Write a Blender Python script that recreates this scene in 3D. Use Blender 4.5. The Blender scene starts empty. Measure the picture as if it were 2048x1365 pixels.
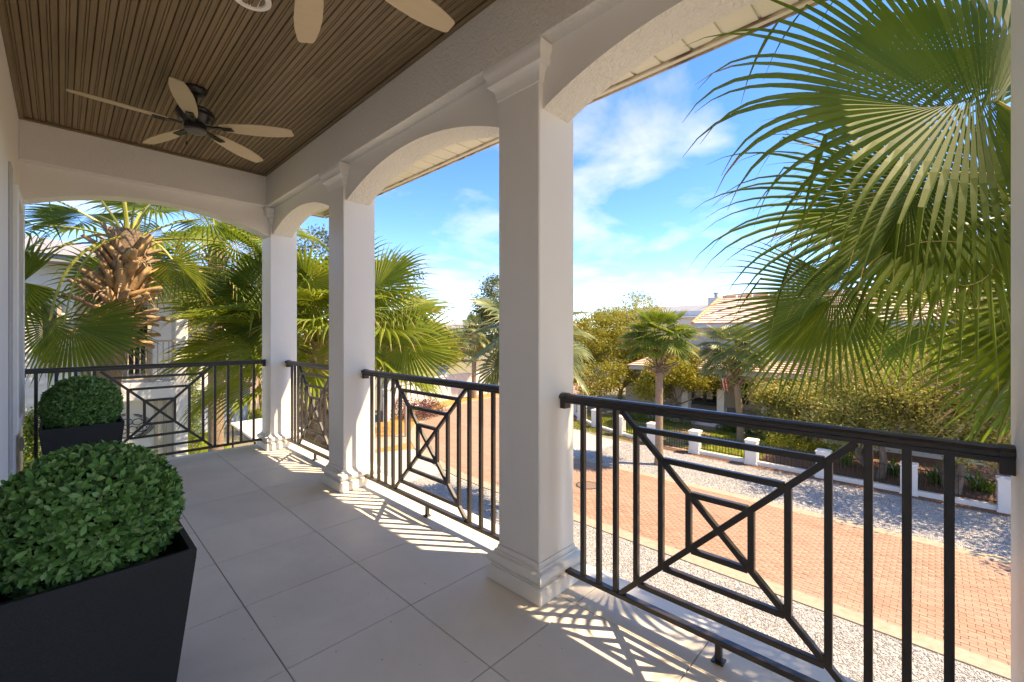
import bpy, math, random
import numpy as np
from mathutils import Vector, Matrix
random.seed(7); rng = np.random.default_rng(7)
R = math.radians
scene = bpy.context.scene
COL = scene.collection

# ------------------------------------------------------------------ camera
FPX, CXP, CYP, CAMZ = 873.0, 1024.0, 667.5, 1.41
YAW = R(45.9); SA, CA = math.sin(YAW), math.cos(YAW)
cam_d = bpy.data.cameras.new('camera'); cam = bpy.data.objects.new('camera', cam_d); COL.objects.link(cam)
cam.location = (0, 0, CAMZ); cam.rotation_euler = (R(90), 0, -YAW)
cam_d.sensor_width = 36; cam_d.lens = 36*FPX/2048; cam_d.shift_y = -15/2048
cam_d.clip_start = 0.05; cam_d.clip_end = 3000
scene.camera = cam

# ------------------------------------------------------------------ world, sun, exposure
SUN_EL = 56.0; SX, SY = 0.607, -0.794            # horizontal direction towards the sun
world = bpy.data.worlds.new('World'); scene.world = world; world.use_nodes = True
wn = world.node_tree.nodes; wl = world.node_tree.links; wn.clear()
sky = wn.new('ShaderNodeTexSky'); sky.sky_type = 'NISHITA'; sky.sun_disc = False
sky.sun_elevation = R(SUN_EL); sky.sun_rotation = math.atan2(SX, SY)
sky.air_density = 0.68; sky.dust_density = 0.0; sky.altitude = 2500; sky.ozone_density = 4.0
hs = wn.new('ShaderNodeHueSaturation'); hs.inputs['Saturation'].default_value = 1.26; hs.inputs['Hue'].default_value = 0.509
wl.new(sky.outputs[0], hs.inputs['Color'])
tc = wn.new('ShaderNodeTexCoord'); sep = wn.new('ShaderNodeSeparateXYZ'); wl.new(tc.outputs['Generated'], sep.inputs[0])
def wmath(op, a, b=None):
    n = wn.new('ShaderNodeMath'); n.operation = op
    for i, v in enumerate((a, b)):
        if v is None: continue
        if isinstance(v, (int, float)): n.inputs[i].default_value = v
        else: wl.new(v, n.inputs[i])
    return n.outputs[0]
zz = wmath('ADD', wmath('MAXIMUM', sep.outputs[2], 0.0), 0.22)
cmb = wn.new('ShaderNodeCombineXYZ')
wl.new(wmath('DIVIDE', sep.outputs[0], zz), cmb.inputs[0]); wl.new(wmath('DIVIDE', sep.outputs[1], zz), cmb.inputs[1])
cmb.inputs[2].default_value = 3.3
cn = wn.new('ShaderNodeTexNoise'); cn.inputs['Scale'].default_value = 1.75; cn.inputs['Detail'].default_value = 7
cn.inputs['Roughness'].default_value = 0.52; cn.inputs['Distortion'].default_value = 0.25
wl.new(cmb.outputs[0], cn.inputs['Vector'])
crp = wn.new('ShaderNodeValToRGB'); crp.color_ramp.elements[0].position = 0.50; crp.color_ramp.elements[1].position = 0.80
wl.new(cn.outputs[0], crp.inputs[0])
cmx = wn.new('ShaderNodeMix'); cmx.data_type = 'RGBA'
wl.new(wmath('MULTIPLY', crp.outputs[0], 0.75), cmx.inputs[0])
wl.new(hs.outputs[0], cmx.inputs[6]); cmx.inputs[7].default_value = (2.05, 2.3, 2.75, 1)
bg = wn.new('ShaderNodeBackground'); bg.inputs[1].default_value = 0.15
wl.new(cmx.outputs[2], bg.inputs[0])
wo = wn.new('ShaderNodeOutputWorld'); wl.new(bg.outputs[0], wo.inputs[0])
sun_d = bpy.data.lights.new('sun', 'SUN'); sun = bpy.data.objects.new('sun', sun_d); COL.objects.link(sun)
sun_d.energy = 2.1; sun_d.angle = R(0.5); sun_d.color = (1.0, 0.955, 0.88)
cel = math.cos(R(SUN_EL)); SUNV = Vector((SX*cel, SY*cel, math.sin(R(SUN_EL))))
sun.rotation_euler = (-SUNV).to_track_quat('-Z', 'Y').to_euler(); sun.location = (20, -20, 40)
scene.view_settings.view_transform = 'Standard'; scene.view_settings.look = 'None'
scene.view_settings.exposure = 2.30
scene.view_settings.use_white_balance = True; scene.view_settings.white_balance_temperature = 10600; scene.view_settings.white_balance_tint = 14; scene.view_settings.gamma = 1.0
scene.view_settings.use_curve_mapping = False
scene.render.engine = 'CYCLES'

# ------------------------------------------------------------------ pixel -> place helpers
GZ = -3.9                                         # street level (porch floor is z = 0)
def ray(x, y):
    r = (x-CXP)/FPX
    return SA+r*CA, CA-r*SA, -(y-CYP)/FPX
def atz(x, y, z=GZ):
    v = ray(x, y); d = (z-CAMZ)/v[2]; return Vector((v[0]*d, v[1]*d, z))
def atd(x, y, d):
    v = ray(x, y); return Vector((v[0]*d, v[1]*d, CAMZ+v[2]*d))
LEFT = Vector((-CA, SA, 0)); FWD = Vector((SA, CA, 0)); UP = Vector((0, 0, 1))

# ------------------------------------------------------------------ object helpers
def tag(o, label=None, cat=None, group=None, kind=None):
    if label: o['label'] = label
    if cat: o['category'] = cat
    if group: o['group'] = group
    if kind: o['kind'] = kind
    return o
def empty(name, loc=(0, 0, 0), rz=0.0):
    o = bpy.data.objects.new(name, None); COL.objects.link(o)
    o.location = loc; o.rotation_euler = (0, 0, rz); o.empty_display_size = 0.1
    return o
def link(name, me, parent=None, loc=None):
    o = bpy.data.objects.new(name, me); COL.objects.link(o)
    if parent is not None: o.parent = parent
    if loc is not None: o.location = loc
    return o
def copy_tree(o, parent=None):
    c = o.copy(); COL.objects.link(c); c.parent = parent
    for ch in list(o.children): copy_tree(ch, c)
    return c
class MB:
    def __init__(s): s.v = []; s.f = []; s.m = []
    def add(s, vs, fs, mi=0):
        b = len(s.v); s.v += [tuple(p) for p in vs]; s.f += [tuple(b+i for i in f) for f in fs]; s.m += [mi]*len(fs)
    def box(s, x0, x1, y0, y1, z0, z1, mi=0):
        vs = [(x, y, z) for z in (z0, z1) for y in (y0, y1) for x in (x0, x1)]
        s.add(vs, [(0, 2, 3, 1), (4, 5, 7, 6), (0, 1, 5, 4), (2, 6, 7, 3), (0, 4, 6, 2), (1, 3, 7, 5)], mi)
    def bbox(s, x0, x1, y0, y1, z0, z1, b=0.004, mi=0):
        # box with chamfered edges
        X = ((x0, x0+b), (x1, x1-b)); Y = ((y0, y0+b), (y1, y1-b)); Z = ((z0, z0+b), (z1, z1-b))
        vs = []; idx = {}
        for i in (0, 1):
            for j in (0, 1):
                for k in (0, 1):
                    for a, p in enumerate(((X[i][0], Y[j][1], Z[k][1]), (X[i][1], Y[j][0], Z[k][1]), (X[i][1], Y[j][1], Z[k][0]))):
                        idx[i, j, k, a] = len(vs); vs.append(p)
        fs = []
        def q(*ks, flip=False):
            t = tuple(idx[k] for k in ks); fs.append(t[::-1] if flip else t)
        for i in (0, 1):
            q((i,0,0,0), (i,0,1,0), (i,1,1,0), (i,1,0,0), flip=(i == 1))
            q((0,i,0,1), (1,i,0,1), (1,i,1,1), (0,i,1,1), flip=(i == 1))
            q((0,0,i,2), (0,1,i,2), (1,1,i,2), (1,0,i,2), flip=(i == 1))
        for i in (0, 1):
            for j in (0, 1):
                q((i,j,0,0), (i,j,0,1), (i,j,1,1), (i,j,1,0), flip=(i != j))
                q((i,0,j,0), (i,1,j,0), (i,1,j,2), (i,0,j,2), flip=(i != j))
                q((0,i,j,1), (0,i,j,2), (1,i,j,2), (1,i,j,1), flip=(i != j))
        for i in (0, 1):
            for j in (0, 1):
                for k in (0, 1):
                    q((i,j,k,0), (i,j,k,1), (i,j,k,2), flip=((i+j+k) % 2 == 1))
        s.add(vs, fs, mi)
    def bar(s, p0, p1, w, t, up=(0, 0, 1), mi=0):
        p0 = Vector(p0); p1 = Vector(p1); d = (p1-p0).normalized(); u = Vector(up)
        if abs(d.dot(u)) > 0.98: u = Vector((0, 1, 0)) if abs(d.y) < 0.9 else Vector((1, 0, 0))
        sd = d.cross(u).normalized(); u2 = sd.cross(d).normalized()
        vs = [p + sd*a*w/2 + u2*b*t/2 for p in (p0, p1) for a, b in ((-1, -1), (1, -1), (1, 1), (-1, 1))]
        s.add(vs, [(0, 1, 2, 3), (7, 6, 5, 4), (0, 4, 5, 1), (1, 5, 6, 2), (2, 6, 7, 3), (3, 7, 4, 0)], mi)
    def tube(s, pts, rad, n=8, mi=0, cap=True, squash=1.0):
        pts = [Vector(p) for p in pts]; k = len(pts)
        if isinstance(rad, (int, float)): rad = [rad]*k
        vs = []; pu = None
        for i, p in enumerate(pts):
            d = (pts[min(i+1, k-1)]-pts[max(i-1, 0)]).normalized()
            if pu is None: pu = d.orthogonal().normalized()
            pu = (pu - d*pu.dot(d))
            pu = pu.normalized() if pu.length > 1e-6 else d.orthogonal().normalized()
            sv = d.cross(pu)
            for j in range(n):
                a = 2*math.pi*j/n
                vs.append(p + (pu*math.cos(a) + sv*math.sin(a)*squash)*rad[i])
        fs = [(i*n+j, i*n+(j+1) % n, (i+1)*n+(j+1) % n, (i+1)*n+j) for i in range(k-1) for j in range(n)]
        if cap: fs += [tuple(range(n))[::-1], tuple((k-1)*n+j for j in range(n))]
        s.add(vs, fs, mi)
    def lathe(s, prof, n=32, c=(0, 0, 0), mi=0, cap=True):
        vs = [(c[0]+r*math.cos(2*math.pi*j/n), c[1]+r*math.sin(2*math.pi*j/n), c[2]+z) for r, z in prof for j in range(n)]
        k = len(prof)
        fs = [(i*n+j, i*n+(j+1) % n, (i+1)*n+(j+1) % n, (i+1)*n+j) for i in range(k-1) for j in range(n)]
        if cap: fs += [tuple(range(n))[::-1], tuple((k-1)*n+j for j in range(n))]
        s.add(vs, fs, mi)
    def sqlathe(s, prof, cx, cy, mi=0, cap=True):
        # square-plan moulding: profile of (half width, z)
        vs = [(cx+a*h, cy+b*h, z) for h, z in prof for a, b in ((-1, -1), (1, -1), (1, 1), (-1, 1))]
        k = len(prof)
        fs = [(i*4+j, i*4+(j+1) % 4, (i+1)*4+(j+1) % 4, (i+1)*4+j) for i in range(k-1) for j in range(4)]
        if cap: fs += [(3, 2, 1, 0), tuple((k-1)*4+j for j in range(4))]
        s.add(vs, fs, mi)
    def mesh(s, name, mats, smooth=False):
        me = bpy.data.meshes.new(name); me.from_pydata(s.v, [], s.f)
        if not isinstance(mats, (list, tuple)): mats = [mats]
        for m in mats: me.materials.append(m)
        if len(mats) > 1: me.polygons.foreach_set('material_index', s.m)
        if smooth: me.polygons.foreach_set('use_smooth', [True]*len(me.polygons))
        me.update(); return me
    def build(s, name, mats, parent=None, smooth=False, loc=None):
        return link(name, s.mesh(name, mats, smooth), parent, loc)
def smooth_by_angle(o, ang=35):
    me = o.data
    me.polygons.foreach_set('use_smooth', [True]*len(me.polygons))
    try: me.set_sharp_from_angle(angle=R(ang))
    except Exception: pass
    return o
def np_mesh(name, V, F, mat, mi=None):
    V = np.ascontiguousarray(V, dtype=np.float32); F = np.ascontiguousarray(F, dtype=np.int32)
    me = bpy.data.meshes.new(name); nv, nf, k = len(V), len(F), F.shape[1]
    me.vertices.add(nv); me.vertices.foreach_set('co', V.ravel())
    me.loops.add(nf*k); me.loops.foreach_set('vertex_index', F.ravel())
    me.polygons.add(nf); me.polygons.foreach_set('loop_start', np.arange(nf, dtype=np.int32)*k)
    try: me.polygons.foreach_set('loop_total', np.full(nf, k, dtype=np.int32))
    except Exception: pass
    for m in (mat if isinstance(mat, (list, tuple)) else [mat]): me.materials.append(m)
    if mi is not None: me.polygons.foreach_set('material_index', np.asarray(mi, dtype=np.int32))
    me.update(calc_edges=True); me.validate(); return me

# ------------------------------------------------------------------ materials
class NT:
    def __init__(s, name):
        s.mat = bpy.data.materials.new(name); s.mat.use_nodes = True
        s.t = s.mat.node_tree; s.n = s.t.nodes; s.l = s.t.links
        s.b = s.n['Principled BSDF']; s.out = s.n['Material Output']
        s.b.inputs['Specular IOR Level'].default_value = 0.4
    def node(s, typ, **kw):
        n = s.n.new(typ)
        for k, v in kw.items():
            if k in n.inputs: n.inputs[k].default_value = v
            else: setattr(n, k, v)
        return n
    def link(s, a, b): s.l.new(a, b)
    def pos(s, scale=(1, 1, 1), obj=False):
        c = s.node('ShaderNodeTexCoord') if obj else s.node('ShaderNodeNewGeometry')
        m = s.node('ShaderNodeMapping'); m.inputs['Scale'].default_value = scale
        s.link(c.outputs['Object' if obj else 'Position'], m.inputs[0]); return m.outputs[0]
    def noise(s, vec, scale, detail=4, rough=0.55, dist=0.0):
        n = s.node('ShaderNodeTexNoise'); n.inputs['Scale'].default_value = scale; n.inputs['Detail'].default_value = detail
        n.inputs['Roughness'].default_value = rough; n.inputs['Distortion'].default_value = dist
        s.link(vec, n.inputs['Vector']); return n.outputs[0]
    def vor(s, vec, scale, feat='F1', out=0):
        n = s.node('ShaderNodeTexVoronoi'); n.feature = feat; n.inputs['Scale'].default_value = scale
        s.link(vec, n.inputs['Vector']); return n.outputs[out]
    def ramp(s, fac, stops):
        n = s.node('ShaderNodeValToRGB'); e = n.color_ramp.elements
        while len(e) < len(stops): e.new(0.5)
        for i, (p, c) in enumerate(stops):
            e[i].position = p; e[i].color = (c, c, c, 1) if isinstance(c, (int, float)) else (*c, 1)
        s.link(fac, n.inputs[0]); return n.outputs[0]
    def mix(s, fac, a, b, mode='MIX'):
        n = s.node('ShaderNodeMix'); n.data_type = 'RGBA'; n.blend_type = mode
        for i, v in ((0, fac), (6, a), (7, b)):
            if isinstance(v, (int, float)): n.inputs[i].default_value = v
            elif isinstance(v, tuple): n.inputs[i].default_value = (*v, 1)
            else: s.link(v, n.inputs[i])
        return n.outputs[2]
    def math(s, op, a, b=None):
        n = s.node('ShaderNodeMath'); n.operation = op
        for i, v in enumerate((a, b)):
            if v is None: continue
            if isinstance(v, (int, float)): n.inputs[i].default_value = v
            else: s.link(v, n.inputs[i])
        return n.outputs[0]
    def bump(s, h, strength=0.3, dist=0.01):
        n = s.node('ShaderNodeBump'); n.inputs['Strength'].default_value = strength; n.inputs['Distance'].default_value = dist
        s.link(h, n.inputs['Height']); s.link(n.outputs[0], s.b.inputs['Normal']); return n
    def color(s, c):
        if isinstance(c, tuple): s.b.inputs['Base Color'].default_value = (*c, 1)
        else: s.link(c, s.b.inputs['Base Color'])
    def rough(s, r):
        if isinstance(r, (int, float)): s.b.inputs['Roughness'].default_value = r
        else: s.link(r, s.b.inputs['Roughness'])
    def island(s): return s.node('ShaderNodeNewGeometry').outputs['Random Per Island']
    def orand(s): return s.node('ShaderNodeObjectInfo').outputs['Random']

def m_paint(name, c, rough=0.45, bscale=0, bstr=0.0, bdist=0.004, var=0.06):
    t = NT(name); p = t.pos()
    v = t.noise(p, 1.7, 5)
    d = tuple(max(0, x*(1-var)) for x in c)
    t.color(t.mix(v, c, d)); t.rough(rough)
    if bscale:
        h = t.noise(p, bscale, 3, 0.6, 0.6); t.bump(t.ramp(h, [(0.35, 0.0), (0.62, 1.0)]), bstr, bdist)
    return t.mat
M = {}
M['white'] = m_paint('white_trim_paint', (0.86, 0.825, 0.755), 0.38, 60, 0.05, 0.001)
M['stucco'] = m_paint('white_knockdown_stucco', (0.84, 0.80, 0.725), 0.75, 48, 0.75, 0.006)
M['stucco_rough'] = m_paint('cream_rough_stucco', (0.80, 0.765, 0.68), 0.8, 42, 0.7, 0.007)
M['wallpaint'] = m_paint('off_white_wall_paint', (0.86, 0.825, 0.755), 0.6, 120, 0.15, 0.001)
def m_metal(name, c, rough):
    t = NT(name); p = t.pos(); v = t.noise(p, 9, 5)
    t.color(t.mix(v, c, tuple(x*1.25+0.002 for x in c))); t.rough(t.ramp(t.noise(p, 25, 4), [(0.3, rough-0.03), (0.7, rough+0.05)]))
    t.b.inputs['Specular IOR Level'].default_value = 0.5
    t.bump(t.noise(p, 380, 2), 0.05, 0.001)
    return t.mat
M['bronze'] = m_metal('dark_bronze_powder_coat', (0.034, 0.029, 0.025), 0.32)
M['fan_bronze'] = m_metal('fan_bronze', (0.012, 0.010, 0.009), 0.30)
M['iron'] = m_metal('black_iron', (0.018, 0.018, 0.019), 0.5)
M['nickel'] = m_metal('worn_pewter', (0.10, 0.095, 0.085), 0.4)
def m_tile():
    t = NT('grey_porcelain_tile'); p = t.pos()
    a = t.noise(p, 1.3, 8, 0.62, 0.6); b = t.noise(t.pos((7, 1.6, 1)), 2.2, 6, 0.6, 0.8)
    c = t.mix(t.ramp(a, [(0.32, 0.0), (0.68, 1.0)]), (0.84, 0.765, 0.65), (0.67, 0.60, 0.505))
    c = t.mix(t.math('MULTIPLY', b, 0.35), c, (0.82, 0.76, 0.68))
    c = t.mix(t.math('MULTIPLY', t.orand(), 0.22), c, (0.50, 0.47, 0.43))
    sp = t.ramp(t.noise(p, 37, 2, 0.4), [(0.0, 1.0), (0.235, 1.0), (0.25, 0.0)])
    c = t.mix(t.math('MULTIPLY', sp, 0.55), c, (0.12, 0.11, 0.10))
    t.b.inputs['Specular IOR Level'].default_value = 0.22; t.color(c); t.rough(t.ramp(a, [(0.3, 0.45), (0.7, 0.6)])); t.bump(t.noise(p, 60, 5), 0.05, 0.002); return t.mat
M['tile'] = m_tile()
t = NT('dark_grout'); t.color((0.075, 0.062, 0.052)); t.rough(0.9); M['grout'] = t.mat
def m_wood(name, c1, c2, axis=1, sc=1.0, rough=0.5):
    t = NT(name); s = [38*sc]*3; s[axis] = 2.2*sc
    off = t.node('ShaderNodeVectorMath', operation='ADD')
    cmb = t.node('ShaderNodeCombineXYZ'); t.link(t.math('MULTIPLY', t.orand(), 31.0), cmb.inputs[axis])
    g = t.node('ShaderNodeNewGeometry'); t.link(g.outputs['Position'], off.inputs[0]); t.link(cmb.outputs[0], off.inputs[1])
    mp = t.node('ShaderNodeMapping'); mp.inputs['Scale'].default_value = s; t.link(off.outputs[0], mp.inputs[0])
    a = t.noise(mp.outputs[0], 1.0, 6, 0.65, 1.2)
    blot = t.noise(t.pos(), 2.6, 4)
    c = t.mix(t.ramp(a, [(0.3, 0.0), (0.72, 1.0)]), c1, c2)
    c = t.mix(t.math('MULTIPLY', blot, 0.55), c, tuple(x*0.55 for x in c1))
    c = t.mix(t.math('MULTIPLY', t.orand(), 0.3), c, tuple(x*1.5 for x in c2))
    t.color(c); t.rough(rough); t.bump(a, 0.12, 0.001); return t.mat
M['ceil'] = m_wood('dark_stained_beadboard', (0.175, 0.122, 0.064), (0.265, 0.186, 0.105), 1, 1.0, 0.5)
M['blade'] = m_wood('pale_oak_fan_blade', (0.56, 0.43, 0.27), (0.62, 0.49, 0.32), 0, 0.5, 0.5)
t = NT('dark_reveal'); t.color((0.02, 0.015, 0.01)); t.rough(0.9); M['reveal'] = t.mat
def m_planter():
    t = NT('charcoal_fibre_planter'); p = t.pos(); a = t.noise(p, 320, 3, 0.7)
    t.color(t.mix(t.ramp(a, [(0.45, 0.0), (0.75, 1.0)]), (0.018, 0.018, 0.018), (0.045, 0.044, 0.042))); t.rough(0.62); t.bump(a, 0.25, 0.0015); return t.mat
M['planter'] = m_planter()
t = NT('dark_soil'); t.color((0.015, 0.013, 0.01)); t.rough(1); M['soil'] = t.mat
def m_leaf(name, cols, trans=0.3, rough=0.45, orand=False, tcol=None, spec=0.4):
    t = NT(name)
    r = t.orand() if orand else t.island()
    stops = [(i/(len(cols)-1), c) for i, c in enumerate(cols)]
    c = t.ramp(r, stops)
    c = t.mix(t.math('MULTIPLY', t.noise(t.pos(), 0.9, 3), 0.30), c, tuple(x*0.8 for x in cols[0]))
    t.color(c); t.rough(rough); t.b.inputs['Specular IOR Level'].default_value = spec
    tr = t.node('ShaderNodeBsdfTranslucent')
    if tcol: t.link(t.mix(0.6, c, tcol), tr.inputs[0])
    else: t.link(c, tr.inputs[0])
    mx = t.node('ShaderNodeMixShader'); mx.inputs[0].default_value = trans
    t.link(t.b.outputs[0], mx.inputs[1]); t.link(tr.outputs[0], mx.inputs[2]); t.link(mx.outputs[0], t.out.inputs[0])
    return t.mat
box_cols = [(0.045, 0.125, 0.024), (0.105, 0.280, 0.055), (0.19, 0.43, 0.10), (0.36, 0.58, 0.22)]
M['box'] = m_leaf('boxwood_leaves', box_cols, 0.15, 0.5)
M['box_one'] = m_leaf('boxwood_single_leaf', box_cols, 0.15, 0.5, orand=True)
M['palm'] = m_leaf('palm_frond_green', [(0.036, 0.080, 0.013), (0.070, 0.128, 0.019), (0.128, 0.180, 0.028)], 0.38, 0.5, tcol=(0.30, 0.42, 0.03), spec=0.3)
M['palm_y'] = m_leaf('palm_frond_yellow_green', [(0.110, 0.175, 0.022), (0.190, 0.245, 0.032), (0.300, 0.310, 0.055)], 0.36, 0.5, tcol=(0.38, 0.44, 0.04), spec=0.3)
M['palm_m'] = m_leaf('palm_frond_bright_green', [(0.085, 0.150, 0.020), (0.150, 0.215, 0.030), (0.250, 0.285, 0.050)], 0.36, 0.5, tcol=(0.36, 0.44, 0.04), spec=0.35)
M['palm_g'] = m_leaf('palm_frond_grey_green', [(0.140, 0.185, 0.055), (0.210, 0.245, 0.085), (0.300, 0.320, 0.120)], 0.3, 0.42, spec=0.5)
t = NT('palm_petiole'); t.color(t.mix(t.noise(t.pos(), 6), (0.22, 0.26, 0.04), (0.34, 0.30, 0.06))); t.rough(0.45); M['petiole'] = t.mat
t = NT('dry_frond_tip'); t.color(t.mix(t.noise(t.pos(), 9), (0.42, 0.32, 0.12), (0.26, 0.18, 0.07))); t.rough(0.7); M['dry'] = t.mat
def m_bark(name, c1, c2, sz=(14, 14, 30), b=0.6):
    t = NT(name); a = t.noise(t.pos(sz), 1.0, 6, 0.65, 0.4)
    t.color(t.mix(t.ramp(a, [(0.3, 0.0), (0.7, 1.0)]), c1, c2)); t.rough(0.9); t.bump(a, b, 0.02); return t.mat
M['ptrunk'] = m_bark('palm_trunk_fibre', (0.20, 0.135, 0.085), (0.37, 0.27, 0.19))
M['boot'] = m_bark('dry_palm_boot', (0.30, 0.16, 0.065), (0.58, 0.40, 0.22), (22, 22, 9), 0.4)
M['boot_grey'] = m_bark('weathered_palm_boot', (0.20, 0.125, 0.07), (0.40, 0.29, 0.19), (22, 22, 9), 0.4)
M['oakbark'] = m_bark('oak_bark', (0.13, 0.095, 0.065), (0.30, 0.235, 0.175), (9, 9, 4), 0.8)
M['oak'] = m_leaf('olive_oak_leaves', [(0.240, 0.255, 0.045), (0.370, 0.355, 0.075), (0.490, 0.445, 0.130), (0.60, 0.55, 0.26)], 0.45, 0.5)
M['oak_y'] = m_leaf('yellow_green_oak_leaves', [(0.190, 0.195, 0.020), (0.310, 0.285, 0.028), (0.430, 0.370, 0.045), (0.52, 0.44, 0.10)], 0.42, 0.5)
M['dark_tree'] = m_leaf('dark_evergreen_leaves', [(0.045, 0.080, 0.015), (0.095, 0.130, 0.024), (0.165, 0.180, 0.038), (0.26, 0.22, 0.06)], 0.25, 0.42)
M['shrub'] = m_leaf('green_shrub_leaves', [(0.060, 0.120, 0.016), (0.130, 0.195, 0.028), (0.230, 0.280, 0.050)], 0.3, 0.45)
M['shrub_y'] = m_leaf('yellow_shrub_leaves', [(0.220, 0.260, 0.020), (0.360, 0.360, 0.028), (0.50, 0.45, 0.05)], 0.3, 0.45)
M['shrub_r'] = m_leaf('burgundy_shrub_leaves', [(0.110, 0.040, 0.040), (0.200, 0.075, 0.070), (0.31, 0.16, 0.14)], 0.25, 0.45)
M['cypress'] = m_leaf('cypress_leaves', [(0.075, 0.140, 0.018), (0.150, 0.220, 0.032), (0.240, 0.300, 0.055)], 0.25, 0.5)
M['strap'] = m_leaf('strap_leaf_plant', [(0.090, 0.190, 0.016), (0.180, 0.300, 0.030), (0.300, 0.390, 0.055)], 0.35, 0.4)
M['grassb'] = m_leaf('lawn_blades', [(0.180, 0.240, 0.024), (0.280, 0.320, 0.036), (0.380, 0.380, 0.060)], 0.3, 0.5)
def m_ground(name, cols, scale, bscale, bstr, bdist, vor=False, big=0.35):
    t = NT(name); p = t.pos(); a = t.noise(p, scale, 6, 0.7)
    c = t.ramp(a, [(0.3+0.4*i/(len(cols)-1), c) for i, c in enumerate(cols)])
    if vor: c = t.mix(0.75, c, t.ramp(t.vor(p, bscale, out=1), [(0.0, cols[0]), (0.5, cols[len(cols)//2]), (1.0, cols[-1])]))
    c = t.mix(t.math('MULTIPLY', t.noise(p, big, 3), 0.4), c, cols[0])
    t.color(c); t.rough(0.95)
    t.bump(t.vor(p, bscale) if vor else t.noise(p, bscale, 5, 0.7), bstr, bdist); return t.mat
M['gravel'] = m_ground('white_shell_gravel', [(0.33, 0.32, 0.30), (0.43, 0.42, 0.40), (0.52, 0.51, 0.49)], 9, 40, 0.6, 0.018, True)
M['stone'] = m_leaf('gravel_stones', [(0.20, 0.19, 0.18), (0.38, 0.37, 0.35), (0.50, 0.485, 0.465), (0.66, 0.645, 0.625)], 0.0, 0.9)
M['lawn'] = m_ground('lawn', [(0.180, 0.235, 0.024), (0.285, 0.310, 0.038), (0.360, 0.355, 0.060)], 2.5, 60, 0.8, 0.04)
M['mulch'] = m_ground('pine_bark_mulch', [(0.11, 0.055, 0.032), (0.24, 0.115, 0.060), (0.36, 0.20, 0.125)], 22, 18, 0.9, 0.04, True)
M['mulch_o'] = m_ground('orange_pine_straw', [(0.34, 0.165, 0.045), (0.50, 0.26, 0.080), (0.60, 0.36, 0.15)], 22, 18, 0.9, 0.04, True)
M['terrain'] = m_ground('sandy_ground', [(0.17, 0.14, 0.09), (0.25, 0.22, 0.14), (0.19, 0.19, 0.09)], 1.2, 14, 0.7, 0.05)
M['conc'] = m_ground('tan_concrete_kerb', [(0.29, 0.24, 0.175), (0.37, 0.315, 0.24), (0.43, 0.38, 0.30)], 7, 70, 0.3, 0.006)
M['pavers'] = m_ground('pink_paver_drive', [(0.36, 0.22, 0.165), (0.44, 0.28, 0.21), (0.50, 0.34, 0.27)], 9, 20, 0.4, 0.01, True)
def m_brick(name, proc=False):
    t = NT(name); g = t.node('ShaderNodeNewGeometry'); p = g.outputs['Position']
    s = t.node('ShaderNodeSeparateXYZ'); t.link(p, s.inputs[0])
    row = t.math('FLOOR', t.math('DIVIDE', s.outputs[0], 0.105))
    col = t.math('FLOOR', t.math('ADD', t.math('DIVIDE', s.outputs[1], 0.21), t.math('MULTIPLY', t.math('MODULO', row, 2.0), 0.5)))
    cb = t.node('ShaderNodeCombineXYZ'); t.link(row, cb.inputs[0]); t.link(col, cb.inputs[1])
    w = t.node('ShaderNodeTexWhiteNoise'); t.link(cb.outputs[0], w.inputs['Vector'])
    c = t.ramp(w.outputs['Value'], [(0.0, (0.300, 0.172, 0.115)), (0.35, (0.330, 0.192, 0.130)), (0.7, (0.358, 0.213, 0.146)), (1.0, (0.39, 0.248, 0.175))])
    dust = t.noise(t.pos((0.9, 0.16, 1)), 1.6, 5, 0.6)
    c = t.mix(t.ramp(dust, [(0.38, 0.08), (0.70, 0.50)]), c, (0.41, 0.285, 0.22))
    c = t.mix(t.math('MULTIPLY', t.noise(p, 45, 4), 0.25), c, (0.25, 0.14, 0.10))
    if proc:
        fr = t.math('FRACT', t.math('DIVIDE', s.outputs[0], 0.105))
        e = t.math('LESS_THAN', fr, 0.12); c = t.mix(t.math('MULTIPLY', e, 0.7), c, (0.22, 0.15, 0.11))
    t.color(c); t.rough(0.85); t.bump(t.noise(p, 120, 4), 0.25, 0.004); return t.mat
M['brick'] = m_brick('street_brick'); M['brick_far'] = m_brick('street_brick_far', True)
t = NT('brick_joint_sand'); t.color((0.31, 0.22, 0.155)); t.rough(1); M['joint'] = t.mat
def m_roof():
    t = NT('pink_clay_roof_tile'); p = t.pos()
    v = t.vor(t.pos((1, 3.2, 1)), 1.3, out=1)
    c = t.mix(t.noise(p, 3, 5), (0.62, 0.44, 0.34), (0.72, 0.60, 0.52))
    c = t.mix(0.35, c, t.ramp(v, [(0, (0.50, 0.28, 0.18)), (1, (0.78, 0.68, 0.60))]))
    t.color(c); t.rough(0.85); t.bump(t.noise(p, 18, 4), 0.4, 0.02); return t.mat
M['rooftile'] = m_roof()
t = NT('orange_ridge_and_shadow_line'); t.color(t.mix(t.noise(t.pos(), 4), (0.55, 0.27, 0.13), (0.68, 0.40, 0.24))); t.rough(0.85); M['ridge_shadowline'] = t.mat
M['housewall'] = m_paint('cream_house_stucco', (0.62, 0.54, 0.43), 0.85, 30, 0.3, 0.01)
M['housewhite'] = m_paint('white_house_stucco', (0.78, 0.76, 0.72), 0.85, 30, 0.3, 0.01)
M['greywall'] = m_paint('blue_grey_wall_paint', (0.50, 0.53, 0.55), 0.8, 30, 0.3, 0.01)
M['beige'] = m_paint('beige_metal', (0.52, 0.43, 0.32), 0.5)
M['greyroof'] = m_paint('grey_roof_metal', (0.30, 0.30, 0.30), 0.5)
M['darkwood'] = m_paint('dark_door_frame', (0.035, 0.028, 0.022), 0.4)
M['wbrown'] = m_paint('weathered_post', (0.42, 0.32, 0.25), 0.9)
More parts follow.
